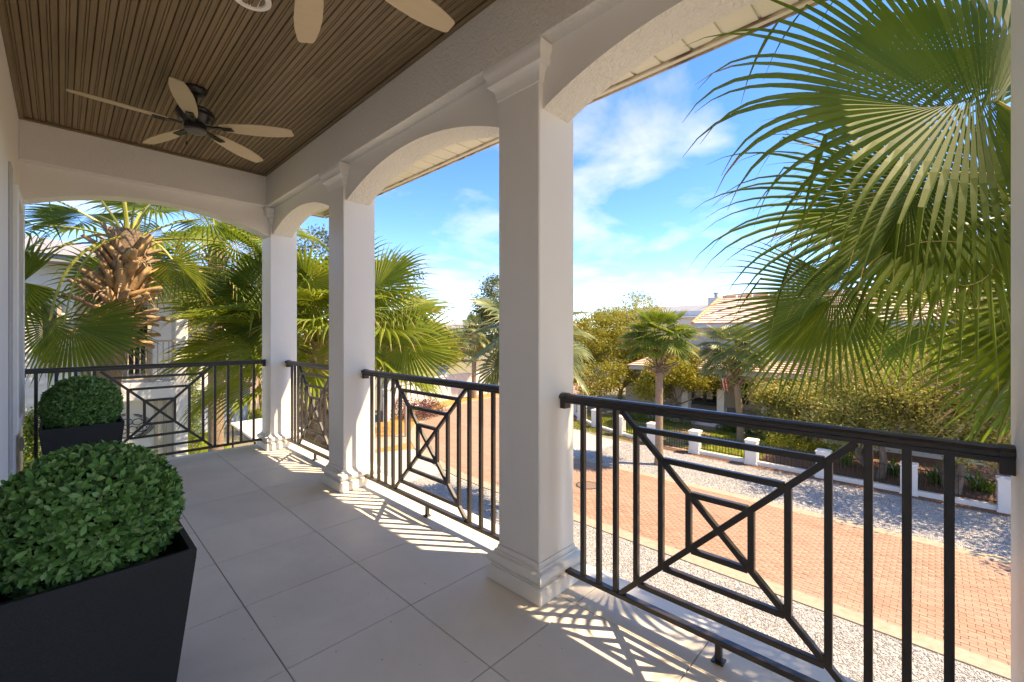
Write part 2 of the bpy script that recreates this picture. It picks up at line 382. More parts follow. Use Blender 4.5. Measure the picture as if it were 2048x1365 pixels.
t = NT('window_glass'); t.color((0.02, 0.025, 0.03)); t.rough(0.04); t.b.inputs['Specular IOR Level'].default_value = 0.8; M['glass'] = t.mat
M['soffit'] = m_paint('cream_vinyl_soffit', (0.80, 0.76, 0.62), 0.5)
def m_vent():
    t = NT('perforated_soffit'); p = t.pos(); v = t.vor(p, 58)
    n = t.node('ShaderNodeTexVoronoi'); n.inputs['Scale'].default_value = 58; n.inputs['Randomness'].default_value = 0.0; t.link(p, n.inputs['Vector'])
    t.color(t.mix(t.ramp(n.outputs[0], [(0.16, 1.0), (0.24, 0.0)]), (0.80, 0.76, 0.62), (0.16, 0.13, 0.09))); t.rough(0.5); return t.mat
M['vent'] = m_vent()
t = NT('rusty_drip_edge'); t.color(t.mix(t.ramp(t.noise(t.pos(), 5, 5), [(0.45, 0.0), (0.7, 1.0)]), (0.55, 0.45, 0.32), (0.16, 0.09, 0.05))); t.rough(0.7); M['rust'] = t.mat
t = NT('dusty_iron_lid'); t.color((0.22, 0.15, 0.11)); t.rough(.7); M['lid'] = t.mat
t = NT('flag_red'); t.color((0.50, 0.03, 0.035)); t.rough(0.8); M['fred'] = t.mat
t = NT('flag_white'); t.color((0.75, 0.73, 0.72)); t.rough(0.8); M['fwhite'] = t.mat
t = NT('flag_blue'); t.color((0.03, 0.045, 0.16)); t.rough(0.8); M['fblue'] = t.mat
t = NT('car_white'); t.color((0.75, 0.75, 0.76)); t.rough(0.2); t.b.inputs['Coat Weight'].default_value = 0.6; M['car'] = t.mat
t = NT('car_dark'); t.color((0.03, 0.032, 0.036)); t.rough(0.2); t.b.inputs['Coat Weight'].default_value = 0.6; M['cardark'] = t.mat
t = NT('tyre_rubber'); t.color((0.02, 0.02, 0.02)); t.rough(0.8); M['tyre'] = t.mat

# ================================================================== PORCH STRUCTURE
YN, YE = -2.72, 5.82            # near end / inner face of the end arch wall
XW = -0.26                     # house wall
TILE = 0.605
fl = MB(); fl.box(XW-0.2, 2.12, YN, 6.12, -0.30, -0.012); floor = fl.build('porch_floor', M['grout']); tag(floor, kind='structure')
eb = MB(); eb.bbox(2.12, 2.26, YN, 6.26, -0.34, -0.004, 0.01); eb.bbox(XW-0.2, 2.12, 6.12, 6.26, -0.34, -0.004, 0.01); eb.build('floor_edging', M['white'], floor)
xs = [XW, 0.054, 0.657, 1.262, 1.865, 2.12]
ys = [YN]+[1.35+TILE*k for k in range(-6, 8)]+[6.12]
tcache = {}
for i in range(len(xs)-1):
    for j in range(len(ys)-1):
        w, h = round(xs[i+1]-xs[i], 3), round(ys[j+1]-ys[j], 3)
        if (w, h) not in tcache:
            b = MB(); b.bbox(-w/2+.0022, w/2-.0022, -h/2+.0022, h/2-.0022, -.011, 0, .0014); tcache[w, h] = b.mesh('floor_tile', M['tile'])
        link('floor_tile', tcache[w, h], floor, ((xs[i]+xs[i+1])/2, (ys[j]+ys[j+1])/2, random.uniform(-.0004, .0004)))
# house wall with window
w = MB()
WY0, WY1, WZ0, WZ1 = 5.02, 5.68, 0.74, 2.44
w.box(XW-0.25, XW, YN, WY0, -0.3, 3.6); w.box(XW-0.25, XW, WY1, 6.3, -0.3, 3.6)
w.box(XW-0.25, XW, WY0, WY1, -0.3, WZ0); w.box(XW-0.25, XW, WY0, WY1, WZ1, 3.6)
wall = w.build('wall_left', M['wallpaint']); tag(wall, kind='structure')
win = MB()
for a in ((WY0-.09, WY0, WZ0-.09, WZ1+.09), (WY1, WY1+.09, WZ0-.09, WZ1+.09), (WY0, WY1, WZ0-.09, WZ0), (WY0, WY1, WZ1, WZ1+.09)):
    win.bbox(XW-.01, XW+.035, a[0], a[1], a[2], a[3], .006)
wo_ = win.build('window', M['white'], wall)
g = MB(); g.box(XW-.09, XW-.075, WY0, WY1, WZ0, WZ1); g.build('pane', M['glass'], wo_)
g = MB(); zc = 1.36; g.bbox(XW-.074, XW-.03, WY0, WY1, zc-.03, zc+.03, .004)
for yy in (WY0, WY1-.05): g.bbox(XW-.072, XW-.03, yy, yy+.05, WZ0, WZ1, .004)
g.bbox(XW-.072, XW-.03, WY0+.05, WY1-.05, WZ0, WZ0+.05, .004); g.bbox(XW-.072, XW-.03, WY0+.05, WY1-.05, WZ1-.05, WZ1, .004)
g.build('sash', M['white'], wo_)
g = MB(); g.bbox(XW, XW+.012, 4.66, 4.86, .42, 2.62, .004); g.build('wall_panel_strip', m_paint('grey_trim', (.50, .485, .46), .6), wall)
g = MB(); g.bbox(XW, XW+.02, 5.86, 5.93, .36, .48, .004); g.bbox(XW+.02, XW+.026, 5.875, 5.915, .38, .46, .002); g.build('outlet_cover', M['white'], wall)
w = MB(); w.box(-9, 1.95, -9, 6.0, GZ, -0.3); w.box(-9, XW-.25, -9, 6.3, -0.3, 3.4); body = w.build('own_house_body', M['housewhite']); tag(body, kind='structure')
# arched beams
def arch_pts(a, b, n, spring, rise):
    h = (b-a)/2; Rr = (h*h+rise*rise)/(2*rise); out = []
    for i in range(n+1):
        u = -h+2*h*i/n; out.append((a+h+u, spring+rise-(Rr-math.sqrt(Rr*Rr-u*u))))
    return out
def arch_wall(mb, bays, ends, t0, t1, top, axis):
    def P(u, t, z): return (t, u, z) if axis == 'y' else (u, t, z)
    for a, b, sp, ri in bays:
        pts = arch_pts(a, b, 28, sp, ri)
        for (u0, z0), (u1, z1) in zip(pts, pts[1:]):
            vs = [P(u0, t0, z0), P(u1, t0, z1), P(u1, t0, top), P(u0, t0, top), P(u0, t1, z0), P(u1, t1, z1), P(u1, t1, top), P(u0, t1, top)]
            mb.add(vs, [(0, 1, 2, 3), (7, 6, 5, 4)], 0); mb.add(vs, [(0, 4, 5, 1)], 1)
    for a, b, z in ends:
        if axis == 'y': mb.box(t0, t1, a, b, z, top)
        else: mb.box(a, b, t0, t1, z, top)
SPR, RISE = 2.61, 0.21
BAYS = [(4.125, 5.79), (1.815, 3.815), (-0.17, 1.505), (-2.48, -0.48)]
b = MB()
arch_wall(b, [(a, c, SPR, RISE-(0.03 if c-a < 1.8 else 0)) for a, c in BAYS],
          [(5.795, 6.04, SPR-.15), (3.82, 4.12, SPR-.15), (1.51, 1.81, SPR-.15), (-0.475, -0.175, SPR-.15), (-2.785, -2.485, SPR-.15)], 1.79, 2.01, 3.36, 'y')
beam = b.build('arched_beam_front', [M['wallpaint'], M['stucco_rough']]); tag(beam, kind='structure')
b = MB(); arch_wall(b, [(XW, 1.76, SPR-.02, 0.205)], [], YE, 6.04, 3.36, 'x')
arch_wall(b, [(XW, 1.76, SPR-.02, 0.205)], [], YN-.05, YN+.17, 3.36, 'x')  # unseen near-end arch, added open to let sun and sky light in
beam2 = b.build('arched_beam_end', [M['wallpaint'], M['stucco_rough']]); tag(beam2, kind='structure')
b = MB(); b.bbox(1.70, 1.80, YN, 5.74, 2.93, 3.34, .004); up1 = b.build('upper_beam_front', M['stucco']); tag(up1, kind='structure')
b = MB(); b.bbox(XW, 1.80, 5.73, 5.83, 2.932, 3.338, .004); up2 = b.build('upper_beam_end', M['stucco']); tag(up2, kind='structure')
# beadboard ceiling: each plank a child
c = MB(); c.box(XW, 1.72, YN, 5.75, 3.312, 3.34); ceil = c.build('porch_ceiling', M['reveal']); tag(ceil, kind='structure')
PW = 0.0805; CZ = 3.30
def plank_mesh(L):
    h = PW/2-.0012
    prof = [(-h, CZ+.011), (-h, CZ+.008), (-h+.004, CZ), (-.0095, CZ), (-.0068, CZ+.008), (-.0045, CZ+.001), (.0045, CZ+.001), (.0068, CZ+.008), (.0095, CZ), (h-.004, CZ), (h, CZ+.008), (h, CZ+.011)]
    b = MB(); vs = [(x, y, z-CZ) for y in (-L/2, L/2) for x, z in prof]; n = len(prof)
    b.add(vs, [(i, i+1, n+i+1, n+i) for i in range(n-1)] + [tuple(range(n))[::-1], tuple(range(n, 2*n))])
    return b.mesh('ceiling_plank', M['ceil'])
pc = {}; k = 0; x = XW+PW/2+.004
while x+PW/2 < 1.70:
    cuts = [YN]; y = YN+random.choice([0.9, 1.6, 2.3, 3.0])
    while y < 5.72: cuts.append(y); y += random.choice([2.4, 3.0, 3.6, 4.2])
    cuts.append(5.73)
    for y0, y1 in zip(cuts, cuts[1:]):
        L = round(y1-y0-.002, 2)
        if L < .15: continue
        if L not in pc: pc[L] = plank_mesh(L)
        link('ceiling_plank', pc[L], ceil, (x, (y0+y1)/2, CZ+random.uniform(-.0006, .0006)))
    x += PW
tr = MB(); tr.bbox(1.672, 1.7, YN, 5.73, 3.278, 3.3, .005); tr.bbox(XW, 1.672, 5.702, 5.73, 3.278, 3.3, .005); tr.bbox(XW, XW+.028, YN, 5.702, 3.278, 3.3, .005)
tr.build('edge_moulding', M['ceil'], ceil)
# roof, soffit and fascia
XE, YEE, ZS = 2.95, 7.05, 3.30
r_ = MB(); r_.box(-9, XE, -3.0, YEE, 3.42, 3.62); roof = r_.build('own_roof', M['greyroof']); tag(roof, kind='structure')  # near overhang kept short so sun reaches the unseen floor
s_ = MB(); s_.box(2.01, XE-.01, YN, YEE-.01, 3.37, 3.41); s_.box(XW, 2.01, 6.04, YEE-.01, 3.37, 3.41); sof = s_.build('soffit', M['soffit']); tag(sof, kind='structure')
PWID = 0.205; pm = {}
def sof_panel(wx, wy, vent, ax):
    b = MB()
    if ax == 0: b.bbox(-wx/2, wx/2, -wy/2+.009, wy/2-.009, 0, .02, .004); b.box(-wx/2, wx/2, wy/2-.009, wy/2+.009, .012, .022)
    else: b.bbox(-wx/2+.009, wx/2-.009, -wy/2, wy/2, 0, .02, .004); b.box(wx/2-.009, wx/2+.009, -wy/2, wy/2, .012, .022)
    return b.mesh('soffit_panel', M['vent' if vent else 'soffit'])
k = 0; y = -1.4
while y < 6.04:
    v = k % 3 == 0; key = (0, v)
    if key not in pm: pm[key] = sof_panel(XE-2.01-.02, PWID, v, 0)
    link('soffit_panel', pm[key], sof, ((2.01+XE)/2, y, ZS)); y += PWID; k += 1
x = 2.01+.1
while x < XE-.1:
    v = k % 3 == 0; key = (2, v)
    if key not in pm: pm[key] = sof_panel(PWID, YEE-y+.09, v, 1)
    link('soffit_panel', pm[key], sof, (x, (y-.1+YEE)/2, ZS)); x += PWID; k += 1
f_ = MB(); f_.bbox(XE-.015, XE+.02, YN-.28, YEE+.02, 3.284, 3.46, .003); f_.bbox(XW, XE-.015, YEE-.015, YEE+.02, 3.284, 3.46, .003); f_.build('fascia', M['soffit'], sof)
f_ = MB(); f_.bbox(XE+.02, XE+.035, YN-.28, YEE+.035, 3.272, 3.30, .002); f_.bbox(XE-.03, XE-.016, YN-.28, YEE-.03, 3.285, 3.302, .002); f_.bbox(XW, XE, YEE+.02, YEE+.035, 3.272, 3.30, .002); f_.build('drip_edge', M['rust'], sof)

# ------------------------------------------------------------------ columns
def column(cx, cy, label):
    root = empty('porch_column', (cx, cy, 0)); tag(root, label, 'column', 'white columns along the porch edge')
    b = MB(); b.bbox(-.155, .155, -.155, .155, .19, 2.80, .006); b.build('shaft', M['white'], root)
    b = MB(); b.bbox(-.205, .205, -.205, .205, 0, .085, .006); b.build('plinth', M['white'], root)
    pr = [(.186, .085), (.186, .095)]
    for i in range(9):
        a = -math.pi/2+math.pi*i/8; pr.append((.178+.024*math.cos(a), .124+.028*math.sin(a)))
    pr += [(.172, .155), (.172, .163)]
    for i in range(6):
        a = math.pi/2*i/5; pr.append((.157+.015*(1-math.sin(a)), .166+.026*(1-math.cos(a))))
    b = MB(); b.sqlathe(pr, 0, 0); smooth_by_angle(b.build('base_moulding', M['white'], root), 40)
    pr = [(.1565, 2.745), (.163, 2.75), (.163, 2.765)]
    for i in range(7):
        a = math.pi/2*i/6; pr.append((.165+.032*(1-math.cos(a)), 2.768+.055*math.sin(a)))
    pr += [(.205, 2.828), (.205, 2.872), (.210, 2.878), (.218, 2.90), (.218, 2.924)]
    b = MB(); b.sqlathe(pr, 0, 0); smooth_by_angle(b.build('capital', M['white'], root), 40)
    return root
column(1.915, 1.66, 'large white square column in the middle, with sunlit right face')
column(1.915, 3.97, 'second white square column, between the big column and the corner')
column(1.915, 5.945, 'white square corner column at the far end of the porch')
column(1.915, -2.635, 'white square column behind the viewpoint, unseen, added with the near end opened for light')  # unseen, added to carry the near end opened for light
column(1.915, -0.325, 'white square column cut off by the right edge of the picture')

# ------------------------------------------------------------------ railings
BT = 0.025; RC = 0.575
def bar_mesh(L, horiz):
    b = MB(); h = BT/2
    if horiz: b.bbox(-L/2, L/2, -h, h, -h, h, .002)
    else: b.bbox(-h, h, -h, h, -L/2, L/2, .002)
    return b.mesh('bar', M['bronze'])
bcache = {}
def barm(L, horiz):
    k = (round(L, 4), horiz)
    if k not in bcache: bcache[k] = bar_mesh(L, horiz)
    return bcache[k]
def railing(loc, rz, half0, half1, offs0, offs1, label):
    root = empty('railing', loc, rz); tag(root, label, 'railing', 'dark bronze porch railings')
    # cap rail profile along local x
    prof = [(-.022, 1.025), (-.022, 1.040), (-.031, 1.046), (-.031, 1.058), (-.024, 1.068), (-.010, 1.074), (.010, 1.074), (.024, 1.068), (.031, 1.058), (.031, 1.046), (.022, 1.040), (.022, 1.025)]
    n = len(prof); b = MB(); vs = [(x, y, z) for x in (-half0, half1) for y, z in prof]
    b.add(vs, [(i, n+i, n+(i+1) % n, (i+1) % n) for i in range(n)] + [tuple(range(n)), tuple(range(n, 2*n))[::-1]])
    b.build('top_rail', M['bronze'], root)
    b = MB(); b.bbox(-half0, half1, -.019, .019, .078, .103, .003); b.build('bottom_rail', M['bronze'], root)
    for sgn, hf in ((-1, half0), (1, half1)):
        b = MB()
        pr2 = [(y*1.18, z+(.004 if z > 1.03 else -.032)) for y, z in prof]
        xa, xb = sorted((sgn*(hf+.001), sgn*(hf-.032)))
        vs = [(x, y, z) for x in (xa, xb) for y, z in pr2]
        b.add(vs, [(i, n+i, n+(i+1) % n, (i+1) % n) for i in range(n)] + [tuple(range(n)), tuple(range(n, 2*n))[::-1]])
        b.build('rail_bracket', M['bronze'], root)
        b = MB(); xa, xb = sorted((sgn*(hf+.001), sgn*(hf-.022))); b.bbox(xa, xb, -.026, .026, .060, .118, .003)
        b.tube([(sgn*(hf-.012), -.027, .09), (sgn*(hf-.012), -.031, .09)], .006, 8); b.build('bottom_bracket', M['bronze'], root)
    z0, z1 = .103, 1.025
    for s, offs in ((-1, offs0), (1, offs1)):
        for o in offs: link('baluster', barm(z1-z0, False), root, (s*o, 0, (z0+z1)/2))
    Hh = (z1-z0)/2; zc = (z0+z1)/2
    cH = .470
    dl = math.hypot(cH, Hh)
    for sx in (-1, 1):
        for sz in (-1, 1):
            o = link('diagonal_bar', barm(dl-.012, True), root, (sx*cH/2, 0, zc+sz*Hh/2)); o.rotation_euler = (0, -math.atan2(sz*Hh, sx*cH), 0)
    b = MB(); b.bbox(-.02, .02, -.0132, .0132, -.02, .02, .002); b.build('centre_joint', M['bronze'], root, loc=(0, 0, zc))
    for a in (.128, .258, .386):
        az = a*Hh/cH
        for s in (-1, 1):
            link('square_bar', barm(2*az, False), root, (s*a, 0.0004, zc))
            link('square_bar', barm(2*a-BT, True), root, (0, 0.0008, zc+s*az))
    b = MB(); b.box(-.012, .012, -.012, .012, .008, .078); b.bbox(-.025, .025, -.025, .025, 0, .009, .002); b.build('support_foot', M['bronze'], root)
    return root
RX = 1.965
railing((RX, .6675, 0), R(90), .8365, .8365, (.50, .60, .70), (.50, .60, .70), 'nearest dark railing, right of the big middle column')
railing((RX, 2.815, 0), R(90), .999, .999, (.50, .62, .74, .865), (.50, .62, .74, .865), 'dark railing between the second column and the big middle column')
railing((RX, 4.9575, 0), R(90), .8315, .8315, (.50, .60, .70), (.50, .60, .70), 'short-looking dark railing between the corner column and second column')
railing((.735, 5.985, 0.012), 0, .994, 1.024, (.51, .64, .77, .90), (.50, .63, .765, .90), 'dark railing across the far end of the porch')
railing((.75, -2.63, 0), 0, 1.0, 1.0, (.51, .64, .77, .90), (.50, .63, .765, .90), 'dark railing across the near end, unseen, added where it is open for light')  # unseen, added in the near end opened for light
railing((RX, -1.48, 0), R(90), .999, .999, (.50, .62, .74, .865), (.50, .62, .74, .865), 'dark railing beyond the right edge of the picture')

# ------------------------------------------------------------------ fans and recessed light
def blade_mesh():
    # tapered blade along +x, pitched
    prof = [(.17, .030), (.20, .043), (.28, .056), (.40, .066), (.50, .068), (.58, .062), (.65, .050), (.69, .040), (.70, .030)]
    up = prof; vs = []; pitch = R(-13)
    for z in (-.003, .003):
        for x, h in up: vs.append((x, h, z))
        for x, h in reversed(up): vs.append((x, -h, z))
    n = 2*len(up); vs = [(x, y*math.cos(pitch)-z*math.sin(pitch), y*math.sin(pitch)+z*math.cos(pitch)) for x, y, z in vs]
    b = MB(); b.add(vs, [tuple(range(n)), tuple(range(n, 2*n))[::-1]] + [(i, n+i, n+(i+1) % n, (i+1) % n) for i in range(n)])
    return b.mesh('blade', M['blade'])
BLM = blade_mesh()
def iron_mesh():
    b = MB(); b.bar((.085, 0, -.004), (.17, 0, -.006), .030, .010); b.bar((.165, 0, -.008), (.19, 0, -.009), .05, .008)
    for s in (-1, 1): b.bar((.185, s*.022, -.012), (.255, s*.019, -.012), .012, .007)
    b.bar((.25, 0, -.012), (.262, 0, -.012), .05, .007); b.bar((.19, 0, -.012), (.25, 0, -.012), .010, .006)
    return b.mesh('blade_iron', M['fan_bronze'])
IRM = iron_mesh()
def fan(x, y, phase, label):
    root = empty('ceiling_fan', (x, y, CZ)); tag(root, label, 'ceiling fan', 'ceiling fans on the porch')
    b = MB(); b.lathe([(.078, 0), (.080, -.012), (.072, -.030), (.060, -.048), (.030, -.058)]); smooth_by_angle(b.build('canopy', M['fan_bronze'], root))
    b = MB(); b.lathe([(.014, -.05), (.014, -.15), (.03, -.15), (.034, -.172)], 16); smooth_by_angle(b.build('downrod', M['fan_bronze'], root))
    b = MB(); b.lathe([(.03, -.155), (.085, -.160), (.118, -.172), (.126, -.186), (.120, -.196), (.128, -.203), (.128, -.222), (.118, -.230), (.110, -.252), (.085, -.272), (.05, -.276)], 40); smooth_by_angle(b.build('motor_housing', M['fan_bronze'], root))
    b = MB(); b.lathe([(.070, -.270), (.074, -.284), (.074, -.318), (.066, -.326)], 32); smooth_by_angle(b.build('switch_housing', M['fan_bronze'], root))
    b = MB(); b.lathe([(.067, -.322), (.067, -.334), (.058, -.340), (.02, -.342)], 32); smooth_by_angle(b.build('bottom_cap', M['nickel'], root))
    b = MB(); b.tube([(-.06, -.03, -.32), (-.061, -.03, -.43)], .0013, 5); b.lathe([(.002, -.43), (.006, -.437), (.006, -.455), (.003, -.46)], 8, (-.061, -.03, 0)); b.build('pull_chain', M['fan_bronze'], root)
    for i in range(5):
        bl = link('blade', BLM, root, (0, 0, -.288)); bl.rotation_euler = (0, 0, R(phase+72*i))
        link('blade_iron', IRM, bl)
    return root
fan(0.72, 4.10, 36.0, 'bronze ceiling fan with five pale wooden blades, seen whole')
fan(0.72, 1.82, 0.0, 'ceiling fan of which only two blade tips show at the top')
lr = empty('recessed_light', (.742, 2.765, CZ)); tag(lr, 'white round recessed ceiling light at the top edge', 'ceiling light')
b = MB(); b.lathe([(.072, .0), (.074, -.006), (.095, -.008), (.102, -.003), (.102, .0)], 36, cap=False); smooth_by_angle(b.build('trim_ring', M['white'], lr))
b = MB(); b.lathe([(.072, -.001), (.066, .003), (.066, .0045), (.058, .006), (.05, .0075), (.0, .008)], 36, cap=False); smooth_by_angle(b.build('baffle', M['white'], lr))

# ------------------------------------------------------------------ planters with boxwood balls
def leaf_verts(L, W):
    return np.array([(0, 0, 0), (-W*.38, L*.32, .10*W), (-W*.5, L*.70, .14*W), (0, L, -.04*L), (W*.5, L*.70, .14*W), (W*.38, L*.32, .10*W), (0, L*.34, -.10*W), (0, L*.72, -.08*W)])
LEAF_F = [(0, 6, 1), (1, 6, 7), (1, 7, 2), (2, 7, 3), (0, 5, 6), (5, 4, 6), (6, 4, 7), (7, 4, 3)]
def frames_from(dirs, ups):
    y = dirs/np.linalg.norm(dirs, axis=1, keepdims=True)
    x = np.cross(y, ups); x /= (np.linalg.norm(x, axis=1, keepdims=True)+1e-9); z = np.cross(x, y)
    return np.stack([x, y, z], axis=2)           # columns are axes
def topiary(cx, cy, cz, rad, label, seed):
    rg = np.random.default_rng(seed)
    root = empty('boxwood_ball', (cx, cy, .52)); tag(root, label, 'topiary', 'clipped boxwood balls in planters')
    b = MB()
    prof = [(rad*.80*math.sin(math.pi*i/16)+.001, -rad*.80*math.cos(math.pi*i/16)) for i in range(17)]
    b.lathe(prof, 28, (0, 0, cz-.52)); smooth_by_angle(b.build('core', M['soil'], root), 80)
    ns = 1500; i = np.arange(ns)+.5; ph = np.arccos(1-2*i/ns*.86); th = np.pi*(1+5**.5)*i
    N = np.stack([np.cos(th)*np.sin(ph), np.sin(th)*np.sin(ph), np.cos(ph)], 1)+rg.normal(0, .02, (ns, 3)); N /= np.linalg.norm(N, axis=1, keepdims=True)
    rr = rad*(.84+.10*rg.random(ns)); C = N*rr[:, None]; C[:, 2] *= .97
    D = []; U = []; O = []; S = []
    for j in range(ns):
        n = N[j]; t1 = np.cross(n, [0, 0, 1.0001]); t1 /= np.linalg.norm(t1); t2 = np.cross(n, t1); a0 = rg.random()*6.28
        tilt = n+rg.normal(0, .25, 3); tilt[2] += .25; tilt /= np.linalg.norm(tilt)
        for k in range(5):
            a = a0+k*2*math.pi/5*1.02+rg.normal(0, .2); tt = R(rg.uniform(28, 68))
            d = tilt*math.cos(tt)+(t1*math.cos(a)+t2*math.sin(a))*math.sin(tt)
            D.append(d); U.append(n); O.append(C[j]+tilt*rg.uniform(-.004, .012)); S.append(rg.uniform(.75, 1.2))
    D = np.array(D); U = np.array(U); O = np.array(O); S = np.array(S)
    O[:, 2] += cz-.52
    FR = frames_from(D, U+rg.normal(0, .25, U.shape)); base = leaf_verts(.036, .0155)
    # the 300 nearest to the viewer become leaves of their own
    tips = O+D*.02+np.array([cx, cy, .52]); dist = np.linalg.norm(tips-np.array([0, 0, CAMZ]), axis=1)
    inside = (O[:, 2] > .10)
    pr = dist+np.where(inside, 0, 10)
    order = np.argsort(pr); pick = order[:900:3][:300]; mask = np.ones(len(D), bool); mask[pick] = False
    b = MB(); b.add([tuple(v) for v in base], LEAF_F); lm = b.mesh('leaf', M['box_one'], True)
    for q in pick:
        o = link('leaf', lm, root); m = Matrix(FR[q].tolist()).to_4x4(); m.translation = Vector(O[q]); o.matrix_local = m @ Matrix.Scale(float(S[q]), 4)
    idx = np.where(mask)[0]
    V = np.einsum('nij,vj->nvi', FR[idx], base)*S[idx][:, None, None]+O[idx][:, None, :]
    F = (np.array(LEAF_F)[None]+(np.arange(len(idx))*8)[:, None, None]).reshape(-1, 3)
    me = np_mesh('foliage', V.reshape(-1, 3), F, M['box']); me.polygons.foreach_set('use_smooth', [True]*len(me.polygons))
    o = link('foliage', me, root); tag(o, kind='stuff')
    return root
def planter(cx, cy, label):
    root = empty('planter', (cx, cy, 0)); tag(root, label, 'planter', 'tall charcoal planters')
    H0, a, bt = .60, .268, .205
    b = MB(); t = .018
    pr = [(bt, .0), (a, H0-.03), (a+.002, H0), (a-t, H0), (a-t-.004, H0-.09)]
    b.sqlathe(pr, 0, 0, cap=False); b.build('planter_wall', M['planter'], root)
    b = MB(); b.box(-a+t+.005, a-t-.005, -a+t+.005, a-t-.005, H0-.09, H0-.085); b.build('soil', M['soil'], root)
    return root
planter(.085, 2.265, 'charcoal tapered planter in the lower left foreground')
planter(.135, 5.63, 'charcoal tapered planter standing at the far end railing')
topiary(.075, 2.27, .725, .272, 'large green boxwood ball in the foreground planter', 3)
topiary(.135, 5.63, .745, .278, 'smaller-looking green boxwood ball by the far end railing', 4)

# ================================================================== GROUND
def sheet(name, pts, z, mat, kind='structure', parent=None):
    b = MB(); b.add([(p[0], p[1], z) for p in pts], [tuple(range(len(pts)))])
    o = b.build(name, mat, parent)
    if kind and parent is None: tag(o, kind=kind)
    return o
b = MB(); n = 64; b.add([(0, 0, GZ)]+[(2500*math.cos(2*math.pi*i/n), 2500*math.sin(2*math.pi*i/n), GZ) for i in range(n)], [(0, i+1, (i+1) % n+1) for i in range(n)])
gr = b.build('ground', M['terrain']); tag(gr, kind='structure')
XB0, XB1 = 10.50, 15.10        # brick edges
YB0, YB1 = -2.5, 11.2
def road_line(off):
    # straight along +y, then bending right; off = distance right of the left brick edge
    pts = [(XB0+off, -60.0), (XB0+off, YB1)]
    cx = XB0+15.0; r = 15.0-off
    for i in range(1, 17):
        a = math.pi-math.pi/2*1.02*i/16; pts.append((cx+r*math.cos(a), YB1+r*math.sin(a)))
    l = pts[-1]; p = pts[-2]; d = Vector((l[0]-p[0], l[1]-p[1])).normalized(); pts.append((l[0]+d.x*60, l[1]+d.y*60))
    return pts
def ribbon(name, o0, o1, z, mat, i0=0, i1=None, h=0.0):
    A, B = road_line(o0), road_line(o1); i1 = i1 or len(A)
    b = MB()
    for (a0, a1, c0, c1) in zip(A[i0:i1], A[i0+1:i1], B[i0:i1], B[i0+1:i1]):
        b.add([(*a0, z), (*c0, z), (*c1, z), (*a1, z)], [(0, 1, 2, 3)])
        if h:
            b.add([(*a0, z-h), (*a0, z), (*a1, z), (*a1, z-h)], [(0, 1, 2, 3)]); b.add([(*c0, z), (*c0, z-h), (*c1, z-h), (*c1, z)], [(0, 1, 2, 3)])
    o = b.build(name, mat); tag(o, kind='structure'); return o
W_ = XB1-XB0
# gravel verges and beds
sheet('near_gravel', [(1.9, -40), (10.1, -40), (10.1, 11.2), (10.35, 14.0), (11.4, 17.6), (11.6, 18.3), (6.2, 18.3), (5.2, 12), (1.9, 9)], GZ+.004, M['gravel'])
ribbon('far_gravel', W_+.35, W_+4.05, GZ+.006, M['gravel'], 0, 7)
ribbon('orange_bed', -2.6, -.38, GZ+.008, M['mulch_o'], 5, 19)
ribbon('kerb_near', -.40, 0, GZ+.030, M['conc'], h=.05)
ribbon('kerb_far', W_, W_+.38, GZ+.030, M['conc'], h=.05)
sheet('concrete_apron', [(5.5, 18.3), (11.7, 18.3), (12.9, 20.2), (5.5, 20.4)], GZ+.016, M['conc'])
sheet('side_lawn', [(1.9, 9.01), (5.19, 12.01), (6.19, 18.29), (5.49, 18.31), (5.49, 31), (-14, 31), (-14, 9.01)], GZ+.012, M['lawn'])
road = ribbon('road', 0, W_, GZ+.010, M['joint'], 0, 2)
ribbon('road_bend', 0, W_, GZ+.020, M['brick_far'], 1, None)
# street bricks
bw, bl = .105, .21; bricks = []
r0 = int(math.floor(XB0/bw)); r1 = int(math.ceil(XB1/bw))
for rr in range(r0, r1):
    off = .5*(rr % 2)
    for cc in range(int(YB0/bl)-1, int(YB1/bl)+1):
        yc = (cc-off+.5)*bl; xc = (rr+.5)*bw
        if xc-bw/2 < XB0-.03 or xc+bw/2 > XB1+.03 or yc < YB0 or yc > YB1-.1: continue
        bricks.append((xc, yc))
bricks = np.array(bricks)
dep = bricks[:, 0]*SA+bricks[:, 1]*CA; rt = bricks[:, 0]*CA-bricks[:, 1]*SA; pxs = CXP+FPX*rt/dep
vis = (pxs < 2035); order = np.argsort(np.where(vis, dep, 1e3)); pick = set(order[:300].tolist())
def brick_v():
    h, g_, ch, top = .018, .003, .003, .016
    a, c_ = bw/2-g_, bl/2-g_
    vs = [(sx*a, sy*c_, 0) for sx, sy in ((-1, -1), (1, -1), (1, 1), (-1, 1))]+[(sx*a, sy*c_, top-ch) for sx, sy in ((-1, -1), (1, -1), (1, 1), (-1, 1))]+[(sx*(a-ch), sy*(c_-ch), top) for sx, sy in ((-1, -1), (1, -1), (1, 1), (-1, 1))]
    fs = [(8, 9, 10, 11)]+[(i, (i+1) % 4, 4+(i+1) % 4, 4+i) for i in range(4)]+[(4+i, 4+(i+1) % 4, 8+(i+1) % 4, 8+i) for i in range(4)]
    return np.array(vs), np.array(fs)
bv, bf = brick_v(); b = MB(); b.add(bv.tolist(), bf.tolist()); bm_ = b.mesh('brick', M['brick'])
for q in sorted(pick): link('brick', bm_, road, (bricks[q, 0], bricks[q, 1], GZ+.010+random.uniform(-.003, .003)))
rest = np.array([q for q in range(len(bricks)) if q not in pick])
V = bv[None]+np.stack([bricks[rest, 0], bricks[rest, 1], GZ+.010+rng.uniform(-.003, .003, len(rest))], 1)[:, None, :]
F = (bf[None]+(np.arange(len(rest))*12)[:, None, None]).reshape(-1, 4)
